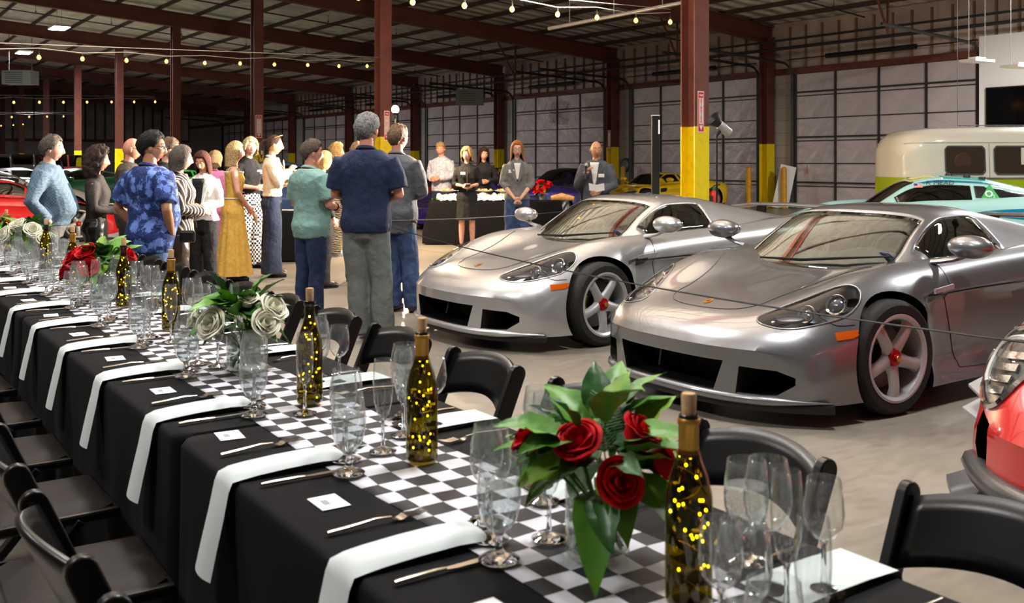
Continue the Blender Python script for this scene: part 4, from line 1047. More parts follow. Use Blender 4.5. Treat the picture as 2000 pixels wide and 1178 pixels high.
def knife_mesh():
    mb = MB(); mb.tube([(0, 0, .006), (.03, 0, .007), (.08, 0, .007), (.10, 0, .006)], [.0055, .0065, .006, .005], 8, flat=.6)
    mb2 = MB(); mb2.prism([(.10, -.005), (.12, -.009), (.19, -.009), (.212, .002), (.205, .006), (.10, .005)], .004, .0065)
    return mb.mesh('handle', m_steel, 60), mb2.mesh('blade', m_steel, 40)
def fork_mesh():
    mb = MB(); mb.tube([(0, 0, .006), (.04, 0, .008), (.10, 0, .013), (.135, 0, .010)], [.0062, .006, .0042, .004], 8, flat=.55)
    h = MB(); h.grid(lambda u, v: (.133 + u * .032, (v - .5) * (.010 + .016 * math.sin(u * PI / 2)), .010 - .006 * math.sin(u * PI)), 6, 4)
    tines = []
    for k in range(4):
        y = -.0105 + k * .007; tines.append(MB().tube([(.164, y, .009), (.19, y, .007), (.212, y, .012)], [.0022, .002, .0012], 5).mesh('tine', m_steel, 60))
    return mb.mesh('handle', m_steel, 60), h.mesh('fork_head', m_steel, 60), tines
NAP_D, NAP_F = napkin_mesh(False), napkin_mesh(True); KN = knife_mesh(); FK = fork_mesh()
m_card = mat('card_white', (240, 240, 240), .6); m_print = mat('card_print', (150, 150, 152), .6)
LMK = [(1.14, 'first gold-necked bottle'), (1.385, 'near red roses'), (2.05, 'second gold-necked bottle'), (2.72, 'first dark-necked bottle'), (3.30, 'near white roses'), (4.25, 'third gold-necked bottle'), (5.05, 'second dark-necked bottle'), (5.52, 'farther red roses'), (6.10, 'fourth gold-necked bottle'), (7.05, 'third dark-necked bottle'), (7.83, 'farther white roses'), (8.6, 'fifth gold-necked bottle'), (9.3, 'last dark-necked bottle')]
def LM(u):
    y, n = min(LMK, key=lambda q: abs(q[0] - u)); d = u - y; return ('level with the ' if abs(d) < .13 else 'just past the ' if d > 0 else 'just before the ') + n
def setting(side, u, full):
    """side -1: the near left edge (x = TV0); +1: the right edge"""
    ex = TV0 if side < 0 else TV1; rz = 0 if side < 0 else PI
    S = 'camera side' ; e = 'outer' if side < 0 else 'car-side'
    n = inst('napkin', NAP_D if side < 0 else NAP_F, None, (ex, u + random.uniform(-.006, .006), TZ + .002), (0, 0, rz + random.uniform(-.03, .03)))
    tag(n, ('rolled white napkin over the padded-chair edge ' if side < 0 else 'flat white napkin on the car side ') + LM(u), 'napkin', 'napkins hanging over the left edge' if side < 0 else 'napkins on the car side of the table')
    k = thing('dinner_knife', ('dinner knife beside a rolled napkin ' if side < 0 else 'dinner knife on the car side ') + LM(u), 'knife', (ex - side * .035, u + side * .115, TZ + .0015), rz + random.uniform(-.05, .05), 'dinner knives left row' if side < 0 else 'dinner knives car side')
    inst('handle', KN[0], k); inst('blade', KN[1], k)
    f = thing('dinner_fork', ('dinner fork beside a rolled napkin ' if side < 0 else 'dinner fork on the car side ') + LM(u), 'fork', (ex - side * .035, u - side * .155, TZ + .0015), rz + random.uniform(-.02, .10), 'dinner forks left row' if side < 0 else 'dinner forks car side')
    inst('handle', FK[0], f); inst('fork_head', FK[1], f)
    if full:
        for t in FK[2]: inst('tine', t, f)
    if side < 0:
        c = MB().box((0, 0, .001), (.062, .085, .0015)).build('place_card', m_card); c.location = (ex + .115, u + .325, TZ + .0015); c.rotation_euler = (0, 0, random.uniform(-.15, .15))
        tag(c, 'white printed place card on black cloth ' + LM(u + .325), 'place card', 'place cards along the left row')
        pr_ = MB(); pr_.box((-.008, .0, .0022), (.014, .03, .0004)); pr_.build('print', m_print, c)
UL = [.98 + .615 * k for k in range(12)]; UR = [1.08 + .618 * k for k in range(12)]
for k, u in enumerate(UL): setting(-1, u, k < 6)
for k, u in enumerate(UR): setting(1, u, k < 4)
# ---------------------------------------------------------------- glasses
m_gl = thin_glass('glassware', (253, 254, 254), 1.0, 0., .04, .025)
m_gls = mat('glass_stem', (250, 252, 252), .0, trans=1., ior=1.45)
m_wat = thin_glass('water', (246, 250, 250), .6, .05, .05, .16)
def shell(prof, t=.0012):
    return prof + [(max(.0005, r - t), z + .0005) for r, z in prof[::-1]]
def goblet(name, foot, bowl, stem_r=.0045):
    a = MB().lathe(shell(bowl), 28).mesh('bowl', m_gl, 80); b = MB().lathe(foot, 24).mesh('stem_and_foot', m_gls, 60); return a, b
WG = goblet('water', [(.0005, .0), (.036, 0), (.037, .002), (.03, .006), (.012, .012), (.007, .02), (.006, .038), (.009, .046), (.0005, .047)], [(.004, .045), (.018, .052), (.031, .07), (.038, .095), (.0395, .12), (.037, .15), (.0335, .178)])
WW = MB().lathe([(.0005, .048), (.017, .053), (.030, .071), (.0368, .096), (.038, .118), (.0372, .133), (.0005, .133)], 24).mesh('water', m_wat, 60)
W1 = goblet('wine', [(.0005, 0), (.034, 0), (.035, .002), (.02, .006), (.006, .012), (.004, .03), (.004, .085), (.008, .095), (.0005, .096)], [(.004, .094), (.02, .102), (.034, .12), (.0395, .145), (.038, .175), (.031, .215)])
W2 = goblet('wine2', [(.0005, 0), (.033, 0), (.034, .002), (.02, .006), (.006, .012), (.004, .03), (.004, .075), (.007, .083), (.0005, .084)], [(.004, .082), (.018, .09), (.029, .106), (.033, .128), (.031, .155), (.027, .185)])
FLT = goblet('flute', [(.0005, 0), (.032, 0), (.033, .002), (.02, .006), (.006, .012), (.004, .03), (.004, .07), (.006, .08), (.0005, .081)], [(.004, .079), (.014, .09), (.022, .12), (.025, .16), (.0235, .2), (.021, .225)])
OBST = [(1.13, 1.14, .04), (1.16, 2.05, .04), (1.165, 2.72, .04), (1.20, 4.25, .04), (1.20, 5.05, .04), (1.17, 6.10, .04), (1.19, 7.05, .04), (1.17, 8.6, .04), (1.17, 9.3, .04), (1.145, 1.385, .062), (1.175, 3.30, .062), (1.20, 5.52, .062), (1.20, 7.83, .062), (1.18, 9.0, .062)]
def put_glass(kind, x, y, lab, grp):
    for _ in range(6):
        hit = [o for o in OBST if math.hypot(o[0] - x, o[1] - y) < o[2] + .042]
        if not hit: break
        y += .05 if y > hit[0][1] else -.05
    OBST.append((x, y, .036))
    me = {'water_goblet': WG, 'wine_glass': W1, 'small_wine_glass': W2, 'flute_glass': FLT}[kind]
    g = thing(kind, lab + ' ' + LM(y), 'glass', (x, y, TZ + .0085), random.uniform(0, 6.28), grp)
    inst('bowl', me[0], g); inst('stem_and_foot', me[1], g)
    if kind == 'water_goblet': inst('water', WW, g)
jit = lambda a=.012: random.uniform(-a, a)
for k, u in enumerate(UL):
    put_glass('water_goblet', .978 + jit(.006), u - .145 + jit(), 'goblet of iced water on the rolled-napkin side', 'water goblets on the napkin side')
    put_glass('wine_glass', 1.025 + jit(), u - .045 + jit(), 'empty wine glass on the rolled-napkin side', 'wine glasses napkin side')
    put_glass('small_wine_glass', 1.065 + jit(), u + .045 + jit(), 'small wine glass on the chequered runner', 'small wine glasses on the runner')
for k, u in enumerate(UL): put_glass('flute_glass', 1.105 + jit(), u - .10 + jit(), 'empty flute glass on the rolled-napkin side', 'flutes on the napkin side')
for k, u in enumerate(UR): put_glass('small_wine_glass', 1.345 + jit(), u - .02 + jit(), 'small wine glass on the car side', 'small wine glasses car side')
for k, u in enumerate(UR):
    put_glass('water_goblet', 1.335 + jit(.006), u + .115 + jit(), 'goblet of iced water on the car side', 'water goblets car side')
    put_glass('wine_glass', 1.285 + jit(), u + .035 + jit(), 'empty wine glass on the car side', 'wine glasses car side')
    put_glass('flute_glass', 1.235 + jit(), u - .05 + jit(), 'empty flute glass on the runner', 'flutes on the runner')
# ---------------------------------------------------------------- bottles with lights
m_bot = thin_glass('olive_bottle_glass', (192, 184, 70), .7, 0., .03)
m_cork = mat('cork', (206, 168, 122), .8, noise_=(60, (176, 138, 96)))
m_foil2 = mat('gold_foil', (196, 146, 62), .38, .75)
m_fairy = mat('fairy_bead', (255, 224, 90), .4, emis=((255, 222, 90), 30))
BP = [(.0005, 0), (.03, .002), (.036, .004), (.0375, .012), (.0375, .165), (.036, .18), (.030, .205), (.020, .232), (.0155, .25), (.0148, .285), (.0165, .288), (.0165, .297), (.013, .298)]
BOT = MB().lathe(shell(BP, .002), 32).mesh('glass', m_bot, 80)
FOIL = MB().lathe([(.0162, .236), (.0162, .284), (.0178, .287), (.0178, .295), (.0165, .296)], 24).mesh('neck_foil', m_foil2, 60)
LIPM = MB().lathe([(.0152, .284), (.0172, .286), (.0172, .296), (.0152, .298)], 24).mesh('lip_ring', m_blkg, 60)
CORK = MB().lathe([(.0005, .285), (.0105, .286), (.012, .332), (.0105, .335), (.0005, .335)], 16).mesh('cork', m_cork, 40)
def fairy(seed):
    rnd = random.Random(seed); mb = MB()
    for k in range(26):
        z = rnd.uniform(.012, .20) if k < 22 else rnd.uniform(.2, .26); R = .033 if z < .18 else .018; a = rnd.uniform(0, 6.28); r = R * rnd.uniform(.55, .95)
        mb.ell((r * math.cos(a), r * math.sin(a), z), (.0022, .0022, .0028), 6, 4)
    return mb.mesh('fairy_lights', m_fairy, 60)
FAIRY = [fairy(q) for q in range(3)]
wire = MB().tube([(.02 * math.cos(q * .9), .02 * math.sin(q * .9), .02 + q * .0085) for q in range(26)], .0005, 4).mesh('light_wire', m_gold, 60)
BOTS = [(1.13, 1.14, 1, 'beside the nearest red roses'), (1.16, 2.05, 1, 'between the red and the white roses'), (1.165, 2.72, 0, 'just before the near white roses'), (1.20, 4.25, 1, 'beyond the near white roses'), (1.20, 5.05, 0, 'just before the second red roses'), (1.17, 6.10, 1, 'beyond the second red roses'), (1.19, 7.05, 0, 'just before the far white roses'), (1.17, 8.6, 1, 'beyond the far white roses'), (1.17, 9.3, 0, 'last on the table past the far white roses')]
for i, (x, y, g, w) in enumerate(BOTS):
    b = thing('wine_bottle', ('gold-necked olive bottle of fairy lights ' if g else 'dark-necked olive bottle of fairy lights ') + w, 'bottle', (x, y, TZ + .0085), i * 1.3)
    inst('glass', BOT, b); inst('cork', CORK, b); inst('neck_foil' if g else 'lip_ring', FOIL if g else LIPM, b); f = inst('fairy_lights', FAIRY[i % 3], b); f['kind'] = 'stuff'; inst('light_wire', wire, b)
    if g: inst('lip_ring', LIPM, b, (0, 0, .004), None, (.9, .9, 1))
# ---------------------------------------------------------------- flowers
m_leafA = mat('leaf_green', (92, 148, 44), .45, noise_=(20, (66, 122, 32)), bump=(60, .3, .004))
m_leafB = mat('leaf_dark', (50, 100, 42), .4, noise_=(20, (36, 80, 32)), bump=(60, .3, .004))
m_leafC = mat('leaf_lime', (138, 178, 60), .45, noise_=(20, (96, 140, 40)))
m_stem = mat('flower_stem', (76, 108, 48), .6)
m_rr = mat('rose_red', (204, 6, 24), .6, noise_=(30, (168, 3, 16)), spec=.2); m_rw = mat('rose_white', (238, 236, 218), .6, noise_=(30, (230, 230, 204)), spec=.3)
def leaf_mesh(m, L, W, bend):
    def f(u, v):
        w = W * math.sin(PI * min(1, u * .97 + .02)**.8) ** .9; s = (v - .5) * 2
        return (u * L, s * w / 2 + .0, -bend * u * u * L + abs(s) * w * .22 + .004 * math.sin(u * 18) * s)
    return MB().grid(f, 8, 4).mesh('leaf', m, 80)
LEAVES = [leaf_mesh(m_leafA, .105, .066, .5), leaf_mesh(m_leafB, .09, .05, .35), leaf_mesh(m_leafC, .092, .056, .3), leaf_mesh(m_leafA, .125, .07, .7)]
def petal_mesh(m, s):
    def f(u, v):
        a = (v - .5) * 1.9; r = .012 + .021 * u**.6 + .008 * u**6; return (r * math.cos(a) * s, r * math.sin(a) * s, (-.012 + .05 * u - .010 * u**5 - .008 * abs(v - .5) * 2 * u) * s)
    return MB().grid(f, 8, 8).mesh('petal', m, 80)
def bud_mesh(m):
    mb = MB()
    for k in range(4):                             # spiral of inner petals
        r0 = .008 + .006 * k
        def f(u, v, r0=r0, k=k):
            a = v * 4.6 + k * 1.7; r = r0 * (1 + .35 * u) + .001 * v; return (r * math.cos(a), r * math.sin(a), -.008 + u * (.042 - .003 * k))
        mb.grid(f, 4, 14)
    mb.ell((0, 0, -.004), (.012, .012, .014), 10, 6)
    return mb.mesh('bud', m, 80)
ROSE = {c: (bud_mesh(m), petal_mesh(m, 1.), petal_mesh(m, .8)) for c, m in (('r', m_rr), ('w', m_rw))}
VASE = MB().lathe([(.0005, 0), (.054, .001), (.058, .004), (.058, .12), (.0555, .121), (.0555, .01), (.0005, .009)], 40).mesh('vase', thin_glass('vase_glass', (250, 252, 250), .8, 0., .04), 60)
VWAT = MB().lathe([(.0005, .01), (.0545, .0105), (.0545, .075), (.0005, .075)], 32).mesh('water', m_wat, 60)
FERN = None
def fern():
    mb = MB(); mb.tube([(0, 0, 0), (.01, 0, .06), (.03, 0, .12)], .0012, 5)
    for k in range(16):
        z = .03 + k * .006; x = .01 + .02 * (z / .12) ** 2; l = .034 * (1 - (k / 18) ** 2) + .006
        for s in (-1, 1): mb.tube([(x, 0, z), (x + l * .3, s * l * .8, z + l * .55)], [.0016, .0006], 4, flat=.4)
    return mb.mesh('fern_frond', m_leafB, 60)
FERN = fern()
def bouquet(x, y, col, lab, seed, roses, nleaf=34, rot=0, ls=1.):
    rnd = random.Random(seed); b = thing('flower_vase', lab, 'flowers', (x, y, TZ + .0085), rot)
    inst('vase', VASE, b); inst('water', VWAT, b)
    for i, (rx, ry, rz_, sc) in enumerate(roses):
        d = Vector((rx, ry, max(.03, rz_ - .10))).normalized(); q = d.to_track_quat('Z', 'X').to_euler()
        r = inst('rose', ROSE[col][0], b, (rx, ry, rz_), q, sc)
        for k in range(5): inst('petal', ROSE[col][1], r, (0, 0, -.002), (0, rnd.uniform(-.05, .12), k * 2 * PI / 5 + rnd.uniform(-.2, .2)))
        for k in range(4): inst('petal', ROSE[col][2], r, (0, 0, .004), (0, -.06, k * 2 * PI / 4 + .5))
        for k in range(3): inst('petal', ROSE[col][2], r, (0, 0, .006), (0, -.22, k * 2 * PI / 3 + .2), .85)
        MB().tube([(rx * .95, ry * .95, rz_ - .02), (rx * .4, ry * .4, .12), (-rx * .25, -ry * .25, .015)], .0025, 5).build('stem', m_stem, b, 60)
    for k in range(nleaf):
        a = rnd.uniform(0, 6.28); el = rnd.uniform(-.35, 1.25); r0 = rnd.uniform(.02, .075); z = .125 + rnd.uniform(0, .07) + .05 * max(0, el)
        inst('leaf', LEAVES[rnd.choice((0, 0, 1, 1, 2, 3))], b, (r0 * math.cos(a), r0 * math.sin(a), z), (rnd.uniform(-.5, .5), -el, a), rnd.uniform(.85, 1.25))
    for k in range(8):
        a = rnd.uniform(0, 6.28); MB().tube([(.05 * math.cos(a), .05 * math.sin(a), .14), (.0, 0, .08), (-.045 * math.cos(a), -.045 * math.sin(a), .012)], .003, 5).build('stem', m_stem, b, 60)
    for k in range(3): inst('fern_frond', FERN, b, (rnd.uniform(-.03, .03), rnd.uniform(-.03, .03), .15), (rnd.uniform(-.4, .4), rnd.uniform(-.4, .4), rnd.uniform(0, 6)), 1.1)
# local rose offsets are given in camera-right / towards-camera terms and turned into table axes
def rc(r_, t_): return (r_ * CS - t_ * SN, -r_ * SN - t_ * CS)
def RS(l): return [rc(a, b) + (z, s) for a, b, z, s in l]
bouquet(1.145, 1.385, 'r', 'glass vase of red roses with broad green leaves, nearest the gold-necked bottle pair', 3, RS([(-.115, .0, .20, .95), (-.035, .06, .205, 1.1), (.07, .03, .215, 1.), (.115, .02, .165, 1.05), (.025, .09, .15, 1.05)]), 56)
bouquet(1.175, 3.30, 'w', 'glass vase of white roses beside the green-leaved dark-necked bottle', 5, RS([(-.06, .125, .165, 1.35), (.10, .05, .20, 1.35), (.09, .10, .165, 1.25), (.03, .06, .235, .9), (-.14, .05, .17, 1.)]), 44)
bouquet(1.20, 5.52, 'r', 'second glass vase of red roses with trailing lime leaves', 8, RS([(-.10, .08, .20, 1.4), (-.03, .10, .225, 1.4), (.0, .14, .16, 1.35), (.13, .0, .21, 1.2), (-.15, .06, .13, 1.2)]), 44)
bouquet(1.20, 7.83, 'w', 'far glass vase of white roses before the man in the checked shirt', 11, RS([(-.02, .08, .24, 1.6), (-.08, .13, .18, 1.6), (.08, .10, .21, 1.5), (.14, .09, .16, 1.4)]), 44)
bouquet(1.18, 9.0, 'r', 'last vase of leafy greenery with red roses on the table', 13, RS([(-.02, .0, .2, 1.3), (.1, .03, .19, 1.2)]), 30)
# ---------------------------------------------------------------- folding chairs
m_resin = mat('black_resin', (11, 11, 12), .32, bump=(400, .05, .002)); m_pad = mat('brown_black_vinyl', (32, 25, 22), .6, spec=.25, noise_=(5, (28, 24, 22)), bump=(80, .2, .004))
def make_chair():
    c = thing('folding_chair', 'black resin folding chair', 'chair')
    for s in (-1, 1):
        y = s * .205; A, B = Vector((.19, y, .0)), Vector((-.15, y, .795)); d = (B - A).normalized(); up = Vector((0, 1, 0)).cross(d)
        V = []; pts = []
        w = .056; n = 8
        prof = [(0, -w / 2), ((B - A).length - .028, -w / 2)] + [((B - A).length - .028 + .028 * math.sin(q * PI / n), -w / 2 * math.cos(q * PI / n)) for q in range(1, n)] + [((B - A).length - .028, w / 2), (0, w / 2)]
        mb = MB().prism(prof, -.0125, .0125, lambda a, b, k: tuple(A + d * a + up * b + Vector((0, k, 0)))); bevel(mb.build('side_rail', m_resin, c, 40), .004, 2)
        mb = MB().bar((.10, s * .175, .43), (-.27, s * .175, .0), .024, .045, (0, 1, 0)); bevel(mb.build('rear_leg', m_resin, c), .004)
        MB().ell((-.02, s * .222, .47), (.008, .008, .008), 8, 6).build('hinge_bolt', m_alloy, c, 60)
    def slat(u, v):
        s = u * 2 - 1; arch_ = .030 * (1 - s * s); zc = .70 + arch_ + (v - .5) * .135; back = -.045 * (1 - s * s)
        return (-.106 - (zc - .70) * .465 + back, s * .195, zc)
    o = MB().grid(slat, 16, 4).build('back_slat', m_resin, c, 70); so = o.modifiers.new('s', 'SOLIDIFY'); so.thickness = .016; so.offset = 0
    bevel(MB().box((.025, 0, .435), (.37, .385, .03)).build('seat', m_resin, c), .008, 2)
    def pad(u, v):
        a, b = u * 2 - 1, v * 2 - 1; e = (1 - a**8) * (1 - b**8); return (.025 + a * .17, b * .172, .45 + .016 * e)
    MB().grid(pad, 12, 12).build('seat_pad', m_pad, c, 70)
    for x, z in ((-.16, .14), (.122, .155)): MB().tube([(x, -.195 if x > 0 else -.175, z), (x, .195 if x > 0 else .175, z)], .011, 8).build('stretcher', m_resin, c, 60)
    MB().tube([(-.215, -.17, .075), (-.215, .17, .075)], .009, 8).build('stretcher', m_resin, c, 60)
    return c
ch0 = make_chair()
labL, labR = 'black padded folding chair facing the rolled napkins ', 'black folding chair on the car side '
first = True
for k in range(9):
    u = 1.40 + .612 * k; loc = (.50 + jit(.01), u + jit(.01), 0); rz = jit(.04)
    if first: ch0.location = loc; ch0.rotation_euler = (0, 0, rz); ch0['label'] = labL + LM(u); ch0['group'] = 'chairs on the napkin side'; first = False
    else: dup(ch0, loc, rz, labL + LM(u), 'chairs on the napkin side')
for k in range(13):
    dup(ch0, (1.72 + jit(.01) + .006 * min(k, 4), 1.03 + .618 * k + jit(.012), 0), PI + jit(.05), labR + LM(1.03 + .618 * k), 'chairs on the car side')
# ================================================================ buffet, ropes, lamps and other fittings
m_plate = mat('serving_white', (240, 236, 226), .35); m_bread = mat('bread', (206, 160, 104), .8, noise_=(30, (170, 118, 66))); m_cheese = mat('cheese', (240, 214, 140), .6); m_grape = mat('grapes', (70, 34, 60), .3); m_lett = mat('salad_leaf', (110, 160, 60), .6)
def frame_at(px, z, h=0.):
    p = D(px, YH, z); return Vector((p.x, p.y, 0))
RT, FW = Vector((CS, -SN, 0)), Vector((SN, CS, 0))
bo = frame_at(968, 18.0)
banquet_table('buffet_table', 'long table under black cloth set with food behind the two presenters', bo.x, bo.y, -TH, 2.30, .74, .75)
def cloth_at(name, o, lx, ly, z, lab, seed):
    mb = cloth_mesh(-lx / 2, lx / 2, -ly / 2, ly / 2, z, seed, corner=.12); mb.v = [(x, y * (1 + .12 * (z - zz)), zz) for x, y, zz in mb.v]
    c = mb.build(name, m_cloth, None, 60); c.location = o; c.rotation_euler = (0, 0, -TH); tag(c, lab, 'tablecloth'); return c
cloth_at('tablecloth', bo, 2.36, .8, .765, 'black floor-length cloth on the buffet table behind the presenters', 21)
bp = lambda a, b, z: bo + RT * a + FW * b + Vector((0, 0, z))
# white cloth bunched along the buffet
sw = MB()
sw.grid(lambda u, v: tuple(bp(lerp(-1.05, .60, u), lerp(-.30, .26, v),   .785 + (.15 * math.sin(PI * v)**1.2) * (.55 + .75 * abs(noise.noise(Vector((u * 9, v * 2, 3)))) ) + .03 * noise.noise(Vector((u * 30, v * 9, 0))))), 70, 16)
o = sw.build('white_throw', mat('cream_throw', (246, 236, 216), .8, bump=(20, .5, .02)), None, 180); tag(o, 'bunched cream cloth running along the buffet under the food', 'cloth')
rnd = random.Random(4)
for i in range(5):
    a = -.88 + i * .34; p = thing('serving_platter', 'round white platter of ' + ['rolls at the leafy end of the buffet', 'cheeses behind the blonde woman', 'bread behind the two presenters', 'cheeses beside the buffet flowers', 'pastries past the buffet flowers'][i], 'platter', bp(a, -.02 if i % 2 else .06, .93), rnd.uniform(0, 3))
    MB().lathe([(.0005, 0), (.10, 0), (.16, .018), (.165, .02), (.16, .022), (.1, .006), (.0005, .006)], 28).build('plate', m_plate, p, 60)
    for k in range(7):
        t = k * .9; rr = .04 + .07 * (k % 2); MB().ell((rr * math.cos(t), rr * math.sin(t), .03), (.034, .028, .022), 10, 7).build('roll', (m_bread, m_cheese, m_bread)[k % 3], p, 60)
g = thing('salad_garnish', 'green salad leaves heaped at the corner of the buffet', 'food', bp(-1.08, -.26, .77))
for k in range(7): inst('leaf', LEAVES[k % 3], g, (0, 0, .02), (rnd.uniform(-.5, .5), -.4, k * .9), 1.1)
TZ_ = TZ; TZ = .765
fp = bp(.84, .02, 0); bouquet(fp.x, fp.y, 'r', 'red and yellow flower arrangement standing on the buffet', 17, RS([(-.16, .05, .22, 2.), (-.03, .04, .30, 2.2), (.06, .06, .24, 2.), (.12, .03, .28, 1.9), (-.09, .08, .17, 1.8), (.0, .1, .16, 1.6)]), 60)
TZ = TZ_
bread = MB().tube([bp(1.0, -.2, .815), bp(1.18, -.24, .84), bp(1.40, -.26, .815)], [.05, .075, .04], 10).build('bread_loaf', m_bread, None, 60); tag(bread, 'long wrapped loaf jutting from the buffet beside the flowers', 'bread')
cs = MB().grid(lambda u, v: tuple(bp(1.25 + .02 * math.sin(v * 9) + .05 * u, lerp(-.33, -.05, u), lerp(.79, .45, v))), 6, 8).build('chequered_drape', m_chk, None, 180); tag(cs, 'black and white chequered cloth hanging off the buffet end', 'cloth'); so = cs.modifiers.new('s', 'SOLIDIFY'); so.thickness = .003
# second black table behind the guests
o2 = frame_at(485, 14.9); banquet_table('side_table', 'table under black cloth behind the standing guests', o2.x, o2.y, -TH, 1.75, .6, .73); cloth_at('tablecloth', o2, 1.8, .66, .745, 'black cloth on the side table behind the standing guests', 25)
for k, a in enumerate((.55, .72)):
    o = MB().box((0, 0, 0), (.21, .29, .003 + .002 * k)).build('paper_sheet', m_card); o.location = o2 + RT * a + FW * -.1 + Vector((0, 0, .752)); o.rotation_euler = (0, 0, .3 * k - TH); tag(o, ['white paper sheet lying near the middle of the side table', 'white paper sheet lying at the end of the side table'][k], 'paper')
# ---------------------------------------------------------------- rope barrier
def post(px, z, lab, h=.98):
    p = frame_at(px, z); t = thing('stanchion', lab, 'barrier post', p)
    MB().lathe([(.0005, 0), (.17, 0), (.175, .012), (.16, .028), (.05, .034), (.035, .05)], 32).build('base', m_black, t, 40); MB().lathe([(.03, .03), (.03, h - .06), (.034, h - .05), (.034, h), (.0005, h)], 20).build('pole', m_black, t, 40); return p
pa = post(706, 9.0, 'black stanchion post standing behind the tall man in navy'); pb = post(1210, 13.2, 'black stanchion post beside the speaker in the slate suit', .94)
pc_ = Vector((3.45, -.4, 0)); t = thing('stanchion', 'black stanchion post in front of the red racing coupe', 'barrier post', pc_)
MB().lathe([(.0005, 0), (.17, 0), (.175, .012), (.16, .028), (.05, .034), (.035, .05)], 32).build('base', m_black, t, 40); MB().lathe([(.03, .03), (.03, .95), (.034, .96), (.034, 1.), (.0005, 1.)], 20).build('pole', m_black, t, 40)
def rope(a, b, za, zb, sag, lab, n=24, mid=None):
    pts = []
    for k in range(n + 1):
        f = k / n; p = a.lerp(b, f)
        if mid is not None: p = p + mid * math.sin(PI * f)
        pts.append((p.x, p.y, lerp(za, zb, f) - sag * 4 * f * (1 - f)))
    tag(MB().tube(pts, .0045, 5).build('barrier_rope', m_black, None, 60), lab, 'rope')
rope(pa, pc_, .96, .93, .17, 'thin black barrier rope sagging along the noses of the silver and grey cars')
rope(pa, pb, .93, .90, .05, 'thin black barrier rope running behind the light silver car')
# ---------------------------------------------------------------- festoon lights
m_bulb = mat('bulb_glow', (255, 180, 80), .3, emis=((255, 168, 66), 9)); m_socket = mat('bulb_socket', (24, 22, 20), .5); m_wire = mat('pale_wire', (150, 146, 140), .5)
BULB = MB().lathe([(.0005, -.105), (.016, -.10), (.03, -.082), (.033, -.066), (.026, -.045), (.014, -.03), (.012, -.02)], 12).mesh('bulb', m_bulb, 60); SOCK = MB().lathe([(.014, -.035), (.015, .0), (.006, .02), (.002, .05)], 8).mesh('socket', m_socket, 60)
def festoon(pts, lab, n=40):
    """pts: bulbs as (px, py, depth) along one wire"""
    P3 = [D(a, b, c) for a, b, c in pts]; s = thing('festoon_lights', lab, 'string lights', P3[-1])
    w = [p + Vector((0, 0, .10 + .05 * (k % 2))) - P3[-1] for k, p in enumerate(P3)]; MB().tube(w, .006, 5).build('wire', m_wire, s, 60)
    hw = [p + Vector((0, 0, .20)) - P3[-1] for p in (P3[0], P3[-1])]; MB().tube(hw, .005, 5).build('support_cable', m_wire, s, 60)
    for p in P3:
        b = inst('bulb', BULB, s, p - P3[-1] + Vector((0, 0, .065))); inst('socket', SOCK, b)
def dl(pxs, z0, z1, y0, y1):
    n = len(pxs); a0, a1 = pxs[0], pxs[-1]; out = []
    for k, x in enumerate(pxs):
        f = k / (n - 1); out.append((x, lerp(y0, y1, f), lerp(z0, z1, f)))
    return out
festoon([(700, -6, 11.2), (806, 4, 11.8), (907, 11, 12.4), (1000, 18, 13.1), (1089, 28, 13.8), (1166, 34, 14.5), (1242, 40, 15.2), (1309, 43, 15.7)], 'string of glowing bulbs running to the column with the wide yellow base')
festoon([(-20, 109, 15), (76, 112, 16), (161, 115, 17), (247, 118, 18), (325, 120, 19), (400, 123, 19.9), (469, 124, 20.8), (536, 126, 21.7), (601, 127, 22.6), (662, 129, 23.3), (717, 129, 23.8), (757, 129, 23.7)], 'string of glowing bulbs running to the column beside the flood lamp')
festoon(dl([-15, 27, 77, 124, 170, 218, 262, 303], 27, 36.5, 200, 199), 'string of glowing bulbs running to the middle column behind the bald man')
festoon(dl([-20, 23, 57, 92, 124, 152], 42, 53, 229, 227), 'string of glowing bulbs over the parked cars at the far columns')
festoon(dl([-20, 2, 26, 45], 60, 66, 247, 243), 'short string of glowing bulbs at the last columns')
# ---------------------------------------------------------------- stage lamps
m_warm = mat('flood_glow', (255, 214, 150), .3, emis=((255, 206, 130), 90))
fl0 = D(772, 214, 16.4)
t = thing('flood_lamp', 'glowing warm flood lamp on a thin stand by the brown column', 'lamp', (fl0.x, fl0.y, 0))
MB().lathe([(.0005, 0), (.012, 0), (.012, fl0.z - .08), (.0005, fl0.z - .08)], 8).build('stand', m_black, t, 60)
for k in range(3):
    a = k * 2.09; MB().tube([(0, 0, .55), (.42 * math.cos(a), .42 * math.sin(a), .0)], .01, 6).build('leg', m_black, t, 60)
MB().ell((0, 0, fl0.z), (.062, .062, .07)).build('glowing_globe', m_warm, t, 60); MB().lathe([(.03, fl0.z - .11), (.035, fl0.z - .06), (.05, fl0.z - .05)], 12).build('lamp_holder', m_black, t, 60)
ld = bpy.data.lights.new('flood_light', 'POINT'); ld.energy = 1800; ld.color = (1, .74, .46); ld.shadow_soft_size = .09; lo_ = bpy.data.objects.new('flood_light', ld); COL.objects.link(lo_); lo_.parent = t; lo_.location = (.0, 0, fl0.z)
st0 = D(1400, 246, 12.6)
t = thing('studio_strobe', 'studio strobe with black reflector on a light stand behind the silver car', 'lamp', (st0.x, st0.y, 0))
MB().lathe([(.0005, 0), (.014, 0), (.012, st0.z - .1), (.0005, st0.z - .1)], 10).build('stand', m_black, t, 60)
for k in range(3):
    a = k * 2.09 + .4; MB().tube([(0, 0, .5), (.4 * math.cos(a), .4 * math.sin(a), .0)], .011, 6).build('leg', m_black, t, 60)
